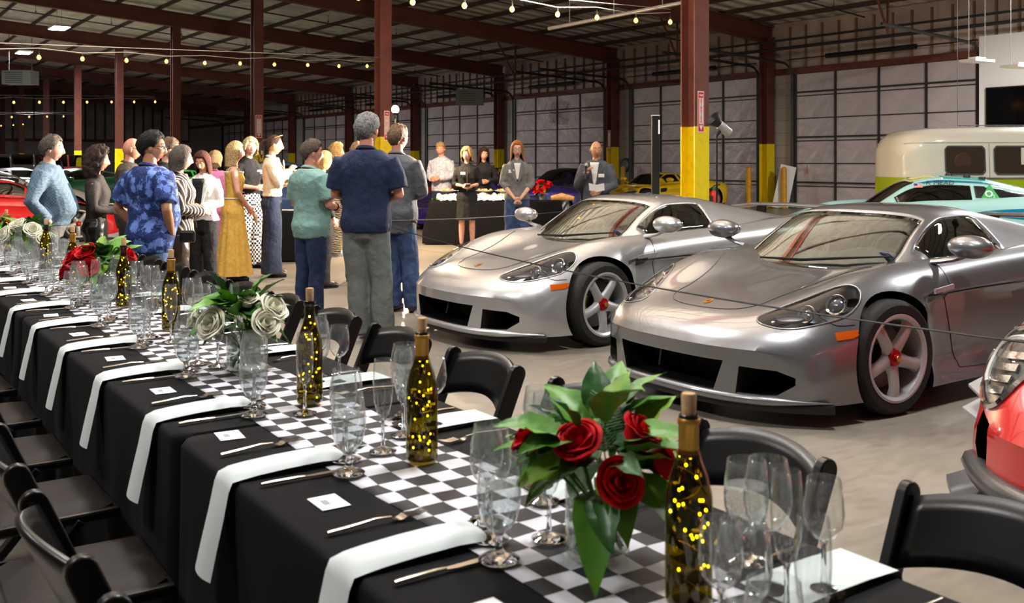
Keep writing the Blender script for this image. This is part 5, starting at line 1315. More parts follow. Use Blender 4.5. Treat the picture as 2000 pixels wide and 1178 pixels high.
dv = (-RT * .75 + Vector((0, 0, .62)) - FW * .2).normalized(); Q = dv.to_track_quat('Z', 'Y').to_matrix(); c0 = Vector((0, 0, st0.z))
MB().lathe([(.055, -.15), (.06, -.14), (.06, .02), (.05, .03)], 20, c0 + RT * .05, Q, cap=True).build('strobe_body', m_alloy, t, 40); MB().lathe([(.05, .03), (.06, .06), (.115, .15), (.112, .15), (.055, .06)], 24, c0 + RT * .05, Q).build('reflector', m_black, t, 40)
MB().tube([c0 + RT * .05 - Vector((0, 0, .05)), c0 + Vector((0, 0, -.12))], .02, 8).build('tilt_bracket', m_black, t, 60)
MB().lathe([(.0005, .03), (.045, .035), (.045, .04), (.0005, .045)], 16, c0 + RT * .05, Q).build('flash_tube', mat('strobe_glow', (255, 240, 220), .4, emis=((255, 236, 212), 12)), t, 60)
ld = bpy.data.lights.new('strobe_light', 'SPOT'); ld.energy = 20000; ld.color = (1, .86, .72); ld.spot_size = 2.3; ld.spot_blend = .8; ld.shadow_soft_size = .06; lo_ = bpy.data.objects.new('strobe_light', ld); COL.objects.link(lo_); lo_.parent = t; lo_.location = c0 + RT * .05 + dv * .17; lo_.rotation_euler = dv.to_track_quat('-Z', 'Y').to_euler()
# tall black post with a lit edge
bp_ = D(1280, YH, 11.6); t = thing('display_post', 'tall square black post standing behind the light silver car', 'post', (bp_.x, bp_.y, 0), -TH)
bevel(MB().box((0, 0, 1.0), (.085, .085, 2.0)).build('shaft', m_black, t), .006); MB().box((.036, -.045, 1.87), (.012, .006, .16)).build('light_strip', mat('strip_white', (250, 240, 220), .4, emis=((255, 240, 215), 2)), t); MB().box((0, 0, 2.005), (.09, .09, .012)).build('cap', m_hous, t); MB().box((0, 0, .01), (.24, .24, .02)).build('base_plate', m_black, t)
# extinguisher, hose, bollards, board
def extinguisher(p, lab):
    t = thing('fire_extinguisher', lab, 'fire extinguisher', p); MB().lathe([(.0005, 0), (.07, .0), (.075, .02), (.075, .40), (.05, .46), (.02, .48)], 20).build('cylinder', m_red, t, 60); MB().lathe([(.02, .47), (.025, .49), (.025, .54), (.0005, .55)], 12).build('valve', mat('valve_green', (40, 120, 60), .4), t, 40); MB().bar((0, 0, .55), (.08, -.06, .57), .02, .015).build('lever', m_black, t); MB().tube([(.02, 0, .53), (.12, .02, .5), (.13, .02, .25), (.10, .02, .12)], .012, 6).build('hose', m_black, t, 60)
c0_ = UC[0]; extinguisher(Vector((V1 + .28, c0_ - .12, .55)), 'red fire extinguisher mounted by the wide yellow column base'); MB().box((V1 + .19, c0_ - .12, .8), (.06, .1, .3)).build('extinguisher_bracket', m_dark); tag(bpy.data.objects['extinguisher_bracket'], 'dark steel bracket holding the extinguisher to the column', 'bracket')
hw = Vector((V2 - .06, onV(1225, V2), 1.36)); t = thing('hose_reel', 'coiled blue air hose hanging on the block wall beside the wall column', 'hose', hw)
for k in range(4): MB().ring(.26 - .012 * k, .014, (-.02 - .02 * k, 0, 0), Matrix.Rotation(PI / 2, 3, 'Y'), 28, 6).build('hose_coil', mat('air_hose_blue', (60, 84, 130), .5), t, 60)
MB().box((-.03, 0, .22), (.1, .1, .06)).build('hook', m_dark, t)
for px, z, lab in ((1462, 31.6, 'yellow pipe bollard standing in front of the second roll-up door'), (1531, 31.3, 'yellow pipe bollard standing beside the leaning white board'), (1217, 37.8, 'short yellow bollard standing by the hose on the block wall')):
    p = frame_at(px, z); t = thing('bollard', lab, 'bollard', p); MB().lathe([(.09, 0), (.09, 1.24), (.075, 1.29), (.03, 1.31), (.0005, 1.315)], 20).build('pipe', mat('amber_paint', (226, 166, 10), .45, noise_=(5, (200, 140, 8))), t, 40); MB().lathe([(.0005, .0), (.14, 0), (.14, .015), (.09, .02)], 20).build('footing', m_galv, t, 40)
p = frame_at(1544, 31.6) - Vector((.25, 0, 0)); o = MB().bar((-.18, 0, .0), (.12, .05, 1.35), .5, .02, (0, 1, 0)).build('foam_board', m_white); o.location = p; o.rotation_euler = (0, 0, -TH); tag(o, 'white foam board leaning behind the yellow bollard', 'board')
# unit heaters, hanging fixtures, pipes under the roof
for px, py, z, lab, w in ((40, 152, 45, 'grey unit heater hung under the roof at the far columns', 1.3), (918, 190, 41, 'dark grey unit heater hung before the roll-up doors', 1.1)):
    p = D(px, py, z); t = thing('unit_heater', lab, 'heater', p, -TH); MB().box((0, 0, 0), (w, .8, .62)).build('casing', mat('heater_grey', (112, 116, 112), .5), t)
    for k in range(6): MB().box((-.1, -.41, -.24 + k * .09), (w * .6, .03, .015)).build('louvre', m_dark, t)
    for s in (-1, 1): MB().tube([(s * w * .4, 0, .3), (s * w * .4, 0, deckz(p.x) - p.z)], .012, 5).build('hanger_rod', m_dark, t)
for px, py, z, lab in ((1908, 119, 21, 'unlit white fixture hung on chains beside the last roll-up door'), (1990, 130, 20, 'unlit white fixture hung in front of the white wall')):
    p = D(px, py, z); t = thing('hanging_fixture', lab, 'light fixture', p, -TH + .5); MB().box((0, 0, 0), (.62, .4, .05)).build('panel', m_white, t); MB().box((0, 0, .05), (.3, .2, .05)).build('driver_box', m_hous, t)
    for s in (-1, 1): MB().tube([(s * .26, 0, .02), (s * .26, 0, deckz(p.x) - p.z)], .006, 5).build('chain', m_galv, t)
def pipe(a, b, r, m, lab, n=0, heads=True):
    t = thing('overhead_pipe', lab, 'pipe', a); b = Vector(b) - Vector(a); MB().tube([(0, 0, 0), b], r, 8).build('pipe', m, t, 60)
    for k in range(n):
        f = (k + .5) / n; q = b * f; MB().tube([q, q + Vector((0, 0, deckz(Vector(a).x + q.x) - Vector(a).z - q.z + .03))], .008, 5).build('hanger_rod', m, t, 60)
        if heads: MB().lathe([(.012, .0), (.014, .04), (.04, .09), (.0005, .1)], 8, q).build('sprinkler_head', m_dark, t, 60)
for i, (u, lab) in enumerate(((UW[1] - 3.9, 'between the first girders by the white wall'), (UC[1] + 4.1, 'past the column with the flood lamp'), (UC[2] + 4.2, 'past the stencilled column'), (UC[3] + 4.2, 'past the middle column'))):
    pipe((-3, u, deckz(-3) - .30), (V2 - .6, u, deckz(V2 - .6) - .30), .024, m_dark, 'dark sprinkler pipe under the roof ' + lab, 10)
A_, B_ = D(1072, 56, 18.6), D(1345, 3, 16.2); pipe(A_, B_, .035, m_galv, 'light grey conduit pipe hung beside the festoon bulbs', 3, False)
for k, (z, r) in enumerate(((5.02, .05), (5.28, .035))): pipe((V2 - .8, 6, z), (V2 - .8, 60, z), r, m_dark, ['thick dark main pipe running above the roll-up doors', 'thin dark pipe running just over the thick main pipe'][k], 0, False)
for i, px in enumerate((1218, 1740, 985, 1000)):
    pass
for px, lab in ((1752, 'over the first roll-up door'), (1340, 'over the second roll-up door'), (1022, 'over the third roll-up door')):
    u = onV(px, V2 - 2.2); t = thing('track_hanger', 'brown angle-iron hanger for the door track ' + lab, 'bracket', (V2 - 2.6, u, 0))
    MB().bar((0, 0, DH + .55), (0, 0, deckz(V2 - 2.6)), .05, .05).build('upright', m_brown, t); MB().bar((0, 0, DH + .6), (-.9, -.1, deckz(V2 - 3.5)), .05, .05).build('brace', m_brown, t)
hp = D(1870, 245, 22); t = thing('hook_rail', 'thin dark rail of hooks above the camper bus roof', 'hook rail', hp, -TH); MB().tube([(0, 0, 0), (1.6, 0, 0)], .012, 6).build('rail', m_dark, t, 60)
for k in range(8): MB().tube([(.05 + k * .2, 0, 0), (.06 + k * .2, -.02, -.08), (.03 + k * .2, -.05, -.13)], .009, 5).build('hook', m_dark, t, 60)
for s in (0, 1.6): MB().tube([(s, 0, 0), (s, 0, deckz(hp.x) - hp.z)], .006, 5).build('drop_rod', m_dark, t, 60)
# ================================================================ people
def fwd(h):                                       # heading in degrees: 0 away from the camera, 90 to its right, 180 towards it
    a = math.radians(h); return (SN * math.cos(a) + CS * math.sin(a), CS * math.cos(a) - SN * math.sin(a))
def sring(z, hx, hy, cx, cy_, n=20, e=2.3):
    out = []
    for k in range(n):
        t = 2 * PI * k / n; c, s = math.cos(t), math.sin(t); out.append((cx + hx * math.copysign(abs(c)**(2 / e), c), cy_ + hy * math.copysign(abs(s)**(2 / e), s), z))
    return out
def loft(mb, rings, cap=True):
    n = len(rings[0]); V = [p for r in rings for p in r]; F = []
    for i in range(len(rings) - 1):
        for j in range(n): F.append((i * n + j, i * n + (j + 1) % n, (i + 1) * n + (j + 1) % n, (i + 1) * n + j))
    if cap: F += [tuple(range(n))[::-1], tuple((len(rings) - 1) * n + j for j in range(n))]
    return mb.add(V, F)
def interp_rings(tab, z0, z1, grow, n=12):
    tab = sorted(tab); Z = [t[0] for t in tab]; out = []
    for z in np.linspace(z0, z1, n):
        hx, hy, cy_ = (float(pchip(Z, [t[k] for t in tab], np.array([z]))[0]) for k in (1, 2, 3)); out.append((z, hx + grow, hy + grow, cy_))
    return out
def remesh(mb, vox, sm, name, m, parent, disp=0., dscale=9., S=1.):
    o = mb.build(name, m, None); r = o.modifiers.new('r', 'REMESH'); r.mode = 'VOXEL'; r.voxel_size = vox; r.use_smooth_shade = True
    if sm: q = o.modifiers.new('s', 'SMOOTH'); q.iterations = sm; q.factor = .5
    apply_mods(o); o.data.materials.clear()
    for x in (m if isinstance(m, (list, tuple)) else [m]): o.data.materials.append(x)
    if disp:
        me = o.data; seed = Vector((random.uniform(0, 50), random.uniform(0, 50), 0))
        n = len(me.vertices); co = np.zeros(n * 3, 'f'); me.vertices.foreach_get('co', co); no = np.zeros(n * 3, 'f'); me.vertices.foreach_get('normal', no); co = co.reshape(-1, 3); no = no.reshape(-1, 3)
        ks = [noise.noise(Vector((c[0] * dscale, c[1] * dscale, c[2] * dscale * .55)) + seed) + .5 * noise.noise(Vector((c[0] * 2.3 * dscale, c[1] * 2.3 * dscale, c[2] * dscale * 1.6)) + seed) for c in co.tolist()]
        me.vertices.foreach_set('co', (co + no * (np.array(ks, 'f') * disp)[:, None]).ravel()); me.update()
    o.data.polygons.foreach_set('use_smooth', [True] * len(o.data.polygons)); o.parent = parent; o.scale = (S, S, S); return o
HEADS = {}
def head_data(fem):
    if fem in HEADS: return HEADS[fem]
    nu, nv = 60, 52; V = []; F = []; M = []
    for i in range(nv + 1):
        a = PI * i / nv
        for j in range(nu):
            b = 2 * PI * j / nu; x, y, z = math.sin(a) * math.sin(b), math.sin(a) * math.cos(b), math.cos(a)
            X, Y, Z = x * .074, y * .093 - (.0 if y > 0 else 0), z * .115
            if z < 0: t = -z; X *= 1 - (.36 if fem else .26) * t**1.6; Y *= 1 - .10 * t**2
            if z < -.2 and y < 0: Y *= 1 - .45 * smst(.2, .9, -z)
            if y > 0.15:
                g = lambda cx, cz, sx, sz: math.exp(-((X - cx) / sx)**2 - ((Z - cz) / sz)**2)
                Y += .017 * g(0, -.012, .010, .026) + .014 * g(0, -.030, .013, .012) + .003 * (g(.03, .032, .02, .008) + g(-.03, .032, .02, .008)) - .010 * (g(.031, .012, .015, .012) + g(-.031, .012, .015, .012))
                Y += .006 * g(0, -.060, .02, .007) + .0065 * g(0, -.074, .016, .007) - .004 * g(0, -.067, .02, .0025) - .004 * g(0, -.084, .02, .006) + .009 * g(0, -.10, .02, .012) + .003 * (g(.04, -.025, .015, .015) + g(-.04, -.025, .015, .015))
            V.append((X, Y, Z))
    for i in range(nv):
        for j in range(nu):
            F.append((i * nu + j, i * nu + (j + 1) % nu, (i + 1) * nu + (j + 1) % nu, (i + 1) * nu + j)); c = [sum(V[k][q] for k in F[-1]) / 4 for q in range(3)]
            m = 0
            if c[1] > .04:
                if abs(c[0]) < .024 - abs(c[2] + .067) * .8 and abs(c[2] + .067) < .012: m = 1
                if .014 < abs(c[0]) < .048 and abs(c[2] - .034 - .003 * math.sin((abs(c[0]) - .014) * 90)) < (.0035 if fem else .0045): m = 2
            M.append(m)
    mb = MB(); mb.add(V, F); mb.m = M
    for s in (-1, 1):
        mb.k = 3; mb.ell((s * .031, .0765, .012), (.0135, .010, .0075), 12, 8); mb.k = 4; mb.ell((s * .031, .0825, .012), (.0055, .005, .0055), 10, 6)
        mb.k = 0; mb.ell((s * .076, -.004, -.005), (.010, .019, .031), 10, 8); mb.ell((s * .080, .0, -.008), (.006, .012, .02), 8, 6)
    HEADS[fem] = mb; return mb
def hand_data():
    if 'h' in HEADS: return HEADS['h']
    mb = MB(); mb.tube([(-.02, 0, 0), (.02, 0, 0), (.05, 0, -.002), (.088, 0, -.004)], [.026, .036, .041, .036], 12, flat=.42)
    for k, (y, l) in enumerate(((.028, .066), (.009, .076), (-.010, .071), (-.027, .056))):
        mb.tube([(.075, y, -.002), (.075 + l * .45, y * 1.05, -.010), (.075 + l * .72, y * 1.05, -.026), (.075 + l * .86, y, -.044)], [.0095, .0088, .008, .0065], 8)
    mb.tube([(.015, .03, -.004), (.04, .052, -.014), (.062, .056, -.026), (.078, .050, -.038)], [.014, .0115, .010, .008], 8)
    HEADS['h'] = mb; return mb
TORSO_M = [(.80, .150, .105, 0), (.92, .172, .122, -.012), (1.04, .158, .110, 0), (1.18, .166, .112, .005), (1.32, .188, .122, .0), (1.42, .178, .098, -.012), (1.475, .105, .075, -.012), (1.50, .064, .062, -.008)]
TORSO_F = [(.80, .150, .105, 0), (.91, .178, .124, -.014), (1.05, .128, .092, 0), (1.18, .140, .098, .008), (1.29, .155, .116, .018), (1.40, .158, .090, -.006), (1.462, .092, .066, -.010), (1.50, .054, .054, -.006)]
ARMS = {'down': ((.255, -.035, 1.13), (.245, .06, .90)), 'pocket': ((.275, -.09, 1.14), (.205, .04, .95)), 'hold': ((.245, .01, 1.13), (.075, .24, 1.10)), 'low': ((.235, .02, 1.14), (.045, .19, .92)), 'cross': ((.225, .10, 1.16), (-.10, .20, 1.20)),
        'chest': ((.225, .08, 1.15), (.02, .22, 1.33)), 'mic': ((.27, .06, 1.13), (.10, .25, 1.32)), 'card': ((.26, .03, 1.12), (.10, .26, 1.05)), 'bust': ((.25, .04, 1.13), (.09, .25, 1.16))}
SK = {}
def skin(t):
    cols = {'fair': (222, 172, 148), 'pink': (214, 156, 134), 'tan': (190, 134, 100), 'olive': (200, 150, 116), 'red': (202, 136, 112)}[t]
    return mat('skin_' + t, cols, .5, noise_=(24, tuple(int(c * .93) for c in cols)))
m_lip = mat('lips', (176, 92, 86), .4); m_eyew = mat('eye_white', (226, 222, 216), .3); m_iris = mat('iris', (50, 36, 28), .2); m_shoeb = mat('black_shoe', (24, 22, 22), .35); m_shoebr = mat('brown_boot', (84, 52, 32), .5); m_shoew = mat('white_sneaker', (222, 222, 222), .6); m_sole = mat('shoe_sole', (200, 198, 192), .7)
def hair_mat(c): return mat('hair_%d_%d_%d' % c, c, .62, spec=.25, noise_=(70, tuple(max(0, int(v * .5)) for v in c), .3, .7), bump=(120, 1., .012))
def hair_mesh(style, L=.0, thick=.014, fr=56, side=92, back=120, wave=.004, part=0.):
    nu, n1, n2 = 56, 12, 12; V = []; F = []
    for j in range(nu):
        a = 2 * PI * j / nu; d = abs(((a + PI) % (2 * PI)) - PI) / PI * 180      # 0 front .. 180 back
        tm = fr + (side - fr) * smst(34, 82, d) + (back - side) * smst(88, 150, d); drop = L * smst(44, 72, d) if L else 0
        tm_ = min(tm, 100) if L and d > 44 else tm
        for i in range(n1 + n2):
            if i < n1:
                t = math.radians(tm_) * (i / (n1 - 1))
                e = (1 - .5 * (i / (n1 - 1))**5) if not L or d < 50 else 1
                x, y, z = math.sin(t) * math.sin(a), math.sin(t) * math.cos(a), math.cos(t); g = thick * e
                p = [x * (.074 + g), y * (.093 + g) - .004, z * (.115 + g)]
                if z < 0 and y < 0 and not L: p[1] *= 1 - .35 * smst(.1, .8, -z)
                b0 = p[:]
            else:
                f = (i - n1 + 1) / n2; p = [b0[0] * (1 - .12 * f * (1 - f) * 2 + (.18 * f if L > .2 else -.08 * f)), b0[1] * (1 - .25 * smst(0, 1, f)) - (.018 * f if d > 90 else .0), b0[2] - drop * f]
            if wave: w = wave * (noise.noise(Vector((p[0] * 38, p[1] * 38, p[2] * 26))) + .5 * noise.noise(Vector((p[0] * 90, p[1] * 90, p[2] * 50)))); p = [p[0] * (1 + w * 9), p[1] * (1 + w * 9), p[2] + w]
            V.append(tuple(p))
    n = n1 + n2
    for j in range(nu):
        for i in range(n - 1):
            a, b = j, (j + 1) % nu; F.append((a * n + i, a * n + i + 1, b * n + i + 1, b * n + i))
    mb = MB(); mb.add(V, F); return mb
HD = {}
def person(label, px, z, H, head, top=None, bottom=None, hair=None, sk='fair', fem=False, arms=('down', 'down'), hyaw=0, hpitch=0, belly=0., wide=1., shoes=m_shoeb, glasses=False, lean=0., badge=None, vox=.0135, extra=None, stance=.0, ears=None, sway=0.):
    S = H / 1.76; fx, fy = fwd(head); p0 = D(px, YH, z)
    rz = math.atan2(fy, fx) - PI / 2
    r = thing('person', label, 'person', (p0.x, p0.y, 0), rz)
    T = [(a, b * wide, c * wide + belly * math.exp(-((a - 1.08) / .13)**2) * .5, d + belly * math.exp(-((a - 1.08) / .13)**2) * .6) for a, b, c, d in (TORSO_F if fem else TORSO_M)]
    bend = lambda p: (p[0] + sway * max(0, p[2] - .9), p[1] + lean * max(0, p[2] - .92), p[2] - abs(lean) * .25 * max(0, p[2] - .92))
    sw = .165 if fem else .19; sw *= wide
    A = {}
    for s, nm in ((1, arms[0]), (-1, arms[1])):
        e, w = ARMS[nm]; A[s] = (Vector((s * sw, -.012, 1.405)), Vector((s * e[0] * (wide if e[0] > .2 else 1) * (.94 if fem else 1), e[1] + belly * .1, e[2])), Vector((s * w[0], w[1] + belly * .5 * (1 if nm in ('hold', 'low') else .2), w[2])))
    # ---------------- body: torso, neck, arms and legs as one skin; head and hands carry the detail
    mb = MB(); loft(mb, [sring(a, b, c, 0, d) for a, b, c, d in interp_rings(T, .80, 1.50, -.012, 12)])
    mb.tube([(0, -.012, 1.45), (0, -.004, 1.52), (0, .006, 1.60)], [.062 if not fem else .052, .056 if not fem else .046, .054 if not fem else .045], 14)
    ra = .043 if fem else .05
    for s in (1, -1):
        a, e, w = A[s]; m1 = a.lerp(e, .5); m2 = e.lerp(w, .35)
        mb.tube([a, m1, e, m2, w, w + (w - e).normalized() * .03], [ra + .008, ra, ra * .82, ra * .84, ra * .56, ra * .55], 12)
        fo = stance * s
        mb.tube([(s * .085, 0, .90), (s * .09, .01, .70), (s * (.09 + fo * .5), .012, .50), (s * (.092 + fo * .7), -.012, .34), (s * (.095 + fo), -.01, .09)], [.082, .076, .054, .055, .036], 14)
        mb.tube([(s * (.095 + fo), -.03, .05), (s * (.10 + fo), .05, .035), (s * (.105 + fo), .12, .02)], [.036, .036, .026], 10)
    mb.v = [bend(q) for q in mb.v]
    sm_ = skin(sk); hm = hair_mat(hair[1]) if hair else hair_mat((110, 100, 92))
    mats = [sm_, m_lip, hm, m_eyew, m_iris]
    o = remesh(mb, vox, 3, 'body', mats, r, S=S)
    # append head and hands to the same mesh
    hb = head_data(fem); Rh = Matrix.Rotation(-math.radians(hyaw), 3, 'Z') @ Matrix.Rotation(math.radians(hpitch - 5), 3, 'X'); hc = Vector(bend((0, .026, 1.64)))
    hs = 1.05 if not fem else 1.02
    ex = MB(); ex.add([Rh @ (Vector(v) * hs) + hc for v in hb.v], hb.f); ex.m = list(hb.m); ex.k = 0
    hd = hand_data()
    for s in (1, -1):
        a, e, w = A[s]
        if arms[0 if s > 0 else 1] == 'pocket': continue
        dx = (w - e).normalized(); inn = Vector((-s, .15, -.35)) if abs(dx.z) < .75 else Vector((-s, 0, 0)); zc = (-(inn - dx * inn.dot(dx))).normalized(); yc = zc.cross(dx)
        Rm = Matrix((dx, yc, zc)).transposed(); fl = 1 if Rm.col[1].dot(Vector((0, 1, .6))) > 0 else -1
        V = [Vector(bend(w + Rm @ Vector((q[0], q[1] * fl, q[2])) * (.92 if fem else 1.02))) for q in hd.v]
        ex.add(V, hd.f if fl > 0 else [f[::-1] for f in hd.f])
    me2 = ex.mesh('tmp', mats, 180); bm = bmesh.new(); bm.from_mesh(o.data); bm.from_mesh(me2); bm.to_mesh(o.data); bm.free(); bpy.data.meshes.remove(me2)
    def add(mb2, name, m, smooth=60, vx=None, sm=3, disp=0., ds=9., par=None):
        mb2.v = [bend(q) for q in mb2.v]
        if vx: return remesh(mb2, vx, sm, name, m, par or r, disp, ds, S)
        q = mb2.build(name, m, par or r, smooth); q.scale = (S, S, S); return q
    # ---------------- clothes
    if bottom:
        k = bottom[0]; bmt = bottom[1]
        if k in ('trousers', 'wide'):
            fl = bottom[2] if len(bottom) > 2 else 0.; b = MB(); wst = 1.05 if fem else 1.02
            loft(b, [sring(a, bb, c, 0, d) for a, bb, c, d in interp_rings(T, .79, wst, .010, 8)])
            for s in (1, -1):
                fo = stance * s; g = .018
                b.tube([(s * .085, -.005, .93), (s * .09, .005, .70), (s * (.094 + fo * .5), .008, .48), (s * (.096 + fo * .7), -.01, .30), (s * (.098 + fo), -.008, .045)], [.088 + g * .5, .084 + g + fl * .2, .064 + g + fl * .5, .060 + g + fl * .8, .058 + g + fl], 14)
            add(b, 'trousers', bmt, vx=vox, disp=.007, ds=11)
        if k == 'skirt':
            hem, fl = bottom[2], bottom[3]; b = MB(); rings = []
            z0 = 1.06
            for i in range(15):
                f = i / 14; zz = lerp(z0, hem, f); base = interp_rings(T, max(zz, .80), max(zz, .80), .012, 1)[0]; n = 64; ring = []
                ext_ = fl * max(0, (.95 - zz)) if zz < .95 else 0
                for q in range(n):
                    t = 2 * PI * q / n; fol = (.014 + .0 * f) * f * (math.sin(t * 11 + 1) + .6 * math.sin(t * 17)) * (bottom[4] if len(bottom) > 4 else 1)
                    ring.append(((base[1] + ext_ + fol) * math.cos(t), base[3] * (1 - f) + (base[2] + ext_ * .8 + fol) * math.sin(t), zz))
                rings.append(ring)
            loft(b, rings); add(b, 'skirt', bmt, 70)
    if top:
        k, tm = top[0], top[1]; hem = top[2] if len(top) > 2 else .88; loose = top[3] if len(top) > 3 else .016; sl = top[4] if len(top) > 4 else 'long'
        b = MB(); zt = 1.485 if k != 'dress' else 1.40
        loft(b, [sring(a, bb + (.012 if k == 'jacket' else 0), c, 0, d) for a, bb, c, d in interp_rings(T, hem, zt, loose, 12)])
        if sl != 'none':
            for s in (1, -1):
                a, e, w = A[s]; g = loose * .8 + .006
                if sl == 'long': b.tube([a + Vector((-s * .03, 0, .0)), a.lerp(e, .5), e, e.lerp(w, .5), w.lerp(e, .06)], [ra + .016 + g, ra + .002 + g, ra * .84 + g, ra * .78 + g, ra * .62 + g], 14)
                elif sl == 'three': b.tube([a + Vector((-s * .03, 0, .0)), a.lerp(e, .5), e, e.lerp(w, .35)], [ra + .016 + g, ra + .002 + g, ra * .84 + g, ra * .8 + g], 14)
                else: b.tube([a + Vector((-s * .03, 0, .0)), a.lerp(e, .4), a.lerp(e, .82)], [ra + .016 + g, ra + .012 + g, ra + .010 + g], 14)
        add(b, {'shirt': 'shirt', 'jacket': 'jacket', 'dress': 'bodice', 'blouse': 'blouse'}.get(k, k), tm, vx=vox, disp=.0085 if k != 'dress' else .003, ds=10)
        if k in ('shirt', 'jacket', 'blouse'):
            c = MB(); R_ = .066 if not fem else .058
            c.tube([(R_ * math.sin(t) * 1.06, -.010 + R_ * math.cos(t) * 1.0, 1.497 + .016 * math.cos(t + PI) - (.03 if abs(t) < .5 else 0)) for t in np.linspace(-2.75 + PI, 2.75 + PI, 22)], .02, 8, flat=.36, up=(0, 1, 0)); add(c, 'collar', tm, 60)
    for s in (1, -1):
        fo = stance * s; b = MB(); b.tube([(s * (.098 + fo), -.075, .045), (s * (.098 + fo), -.03, .05), (s * (.102 + fo), .06, .045), (s * (.106 + fo), .135, .035), (s * (.108 + fo), .175, .028)], [.028, .042, .044, .042, .022], 12, flat=.95)
        b.v = [(x, y, max(.004, zz)) for x, y, zz in b.v]; q = b.build('shoe', shoes, r, 60); q.scale = (S, S, S)
        b = MB(); b.prism([(s * (.10 + fo) + .046 * math.cos(t), .045 + .13 * math.sin(t)) for t in np.linspace(0, 2 * PI, 20)[:-1]], 0, .018); q2 = b.build('sole', m_sole if shoes is m_shoew else m_black, r); q2.scale = (S, S, S)
    # ---------------- hair, glasses, badge
    Mh = lambda mb2: [Rh @ (Vector(v) * hs) + hc for v in mb2.v]
    if hair:
        kw = hair[2] if len(hair) > 2 else {}; h = hair_mesh(hair[0], **kw); h.v = Mh(h); q = h.build('hair', hm, r, 180); q.scale = (S, S, S); so = q.modifiers.new('s', 'SOLIDIFY'); so.thickness = .012 if kw.get('L') else .004; so.offset = -1
        if hair[0] == 'pony':
            b = MB(); b.tube([(0, -.095, .05), (0, -.135, .04), (0, -.155, -.02), (0, -.15, -.10), (0, -.14, -.17)], [.02, .026, .03, .026, .008], 10); b.v = Mh(b); q = b.build('ponytail', hm, r, 80); q.scale = (S, S, S)
    if glasses:
        b = MB()
        for s in (1, -1):
            b.tube([(s * .033 + .023 * math.cos(t), .099, .012 + .017 * math.sin(t)) for t in np.linspace(0, 2 * PI, 17)[:-1]], .0022, 5, closed=True); b.tube([(s * .056, .097, .016), (s * .079, .05, .014), (s * .082, -.005, .008)], .002, 5)
        b.tube([(-.011, .1, .015), (.011, .1, .015)], .002, 5); b.v = Mh(b); q = b.build('eyeglasses', m_blk, r, 60); q.scale = (S, S, S)
    if glasses == 'head':
        pass
    if badge:
        x, yy, zz = badge; b = MB().box((x, yy, zz), (.085, .004, .05)); b.v = [bend(q) for q in b.v]; q = b.build('name_badge', m_white, r); q.scale = (S, S, S)
    return r, S, A, bend
def inworld(pr_, v):
    r, S = pr_[0], pr_[1]; v = Vector(pr_[3](v)) * S; a = r.rotation_euler.z; return Vector((r.location.x + v.x * math.cos(a) - v.y * math.sin(a), r.location.y + v.x * math.sin(a) + v.y * math.cos(a), v.z))
def fab(name, c, **k):
    k.setdefault('bump', (13, .55, .035)); k.setdefault('rough', .85); return mat(name, c, **k)
def pattern(name, c1, c2, kind, scale, dist=0., rot=(0, 0, 0), thr=.5, c3=None):
    m = mat(name, c1, .8, bump=(13, .5, .03)); nt, b, N, L = nodes_of(m); tc = N('TexCoord'); mp = N('Mapping'); mp.inputs['Rotation'].default_value = rot; L(tc.outputs['Object'], mp.inputs['Vector']); r = N('ValToRGB'); r.color_ramp.interpolation = 'CONSTANT' if kind != 'floral' else 'LINEAR'
    r.color_ramp.elements[0].color = s2l(c1); r.color_ramp.elements[1].color = s2l(c2); r.color_ramp.elements[1].position = thr
    if kind == 'check': t = N('TexChecker'); t.inputs['Scale'].default_value = scale; out = t.outputs['Fac']
    elif kind == 'wave': t = N('TexWave'); t.inputs['Scale'].default_value = scale; t.inputs['Distortion'].default_value = dist; t.inputs['Detail'].default_value = 1.5; t.inputs['Detail Scale'].default_value = 1.2; out = t.outputs['Fac']
    else:
        t = N('TexVoronoi'); t.feature = 'SMOOTH_F1'; t.inputs['Scale'].default_value = scale; n2 = N('TexNoise'); n2.inputs['Scale'].default_value = scale * 1.6; n2.inputs['Detail'].default_value = 3; n2.inputs['Distortion'].default_value = 2.5
        ad = N('Math'); ad.operation = 'MULTIPLY'; L(mp.outputs[0], n2.inputs['Vector']); L(t.outputs['Distance'], ad.inputs[0]); L(n2.outputs['Fac'], ad.inputs[1]); out = ad.outputs[0]
        r.color_ramp.elements[0].position = thr - .05; e = r.color_ramp.elements.new(min(.99, thr + .12)); e.color = s2l(c3 or c1)
    if kind == 'check2': pass
    L(mp.outputs[0], t.inputs['Vector']); L(out, r.inputs['Fac']); L(r.outputs['Color'], b.inputs['Base Color']); return m
SH = dict(thick=.016, fr=54, side=84, back=122, wave=.012)
m_hawaii = pattern('hawaiian_print', (108, 138, 214), (34, 58, 120), 'floral', 13, thr=.20, c3=(22, 42, 92))
m_checks = pattern('checked_shirt', (92, 112, 128), (66, 88, 108), 'check', 70)
m_stripes = pattern('striped_blouse', (50, 38, 34), (222, 206, 186), 'wave', 9, .8, (0, 0, .3), .80)
m_zebra = pattern('zebra_print', (206, 190, 160), (44, 38, 34), 'wave', 12, 7, (0, 1.57, 0), .5)
m_chkp = pattern('checkered_trousers', (236, 234, 230), (20, 20, 22), 'check', 34)
m_flsh = pattern('pale_floral_shirt', (176, 176, 190), (138, 140, 166), 'floral', 16, thr=.22, c3=(186, 184, 194))
m_jean = fab('blue_jeans', (52, 74, 112), noise_=(14, (38, 56, 90))); m_jeand = fab('dark_jeans', (34, 52, 88), noise_=(14, (24, 38, 66))); m_jeanl = fab('light_jeans', (92, 122, 156), noise_=(14, (70, 100, 136)))
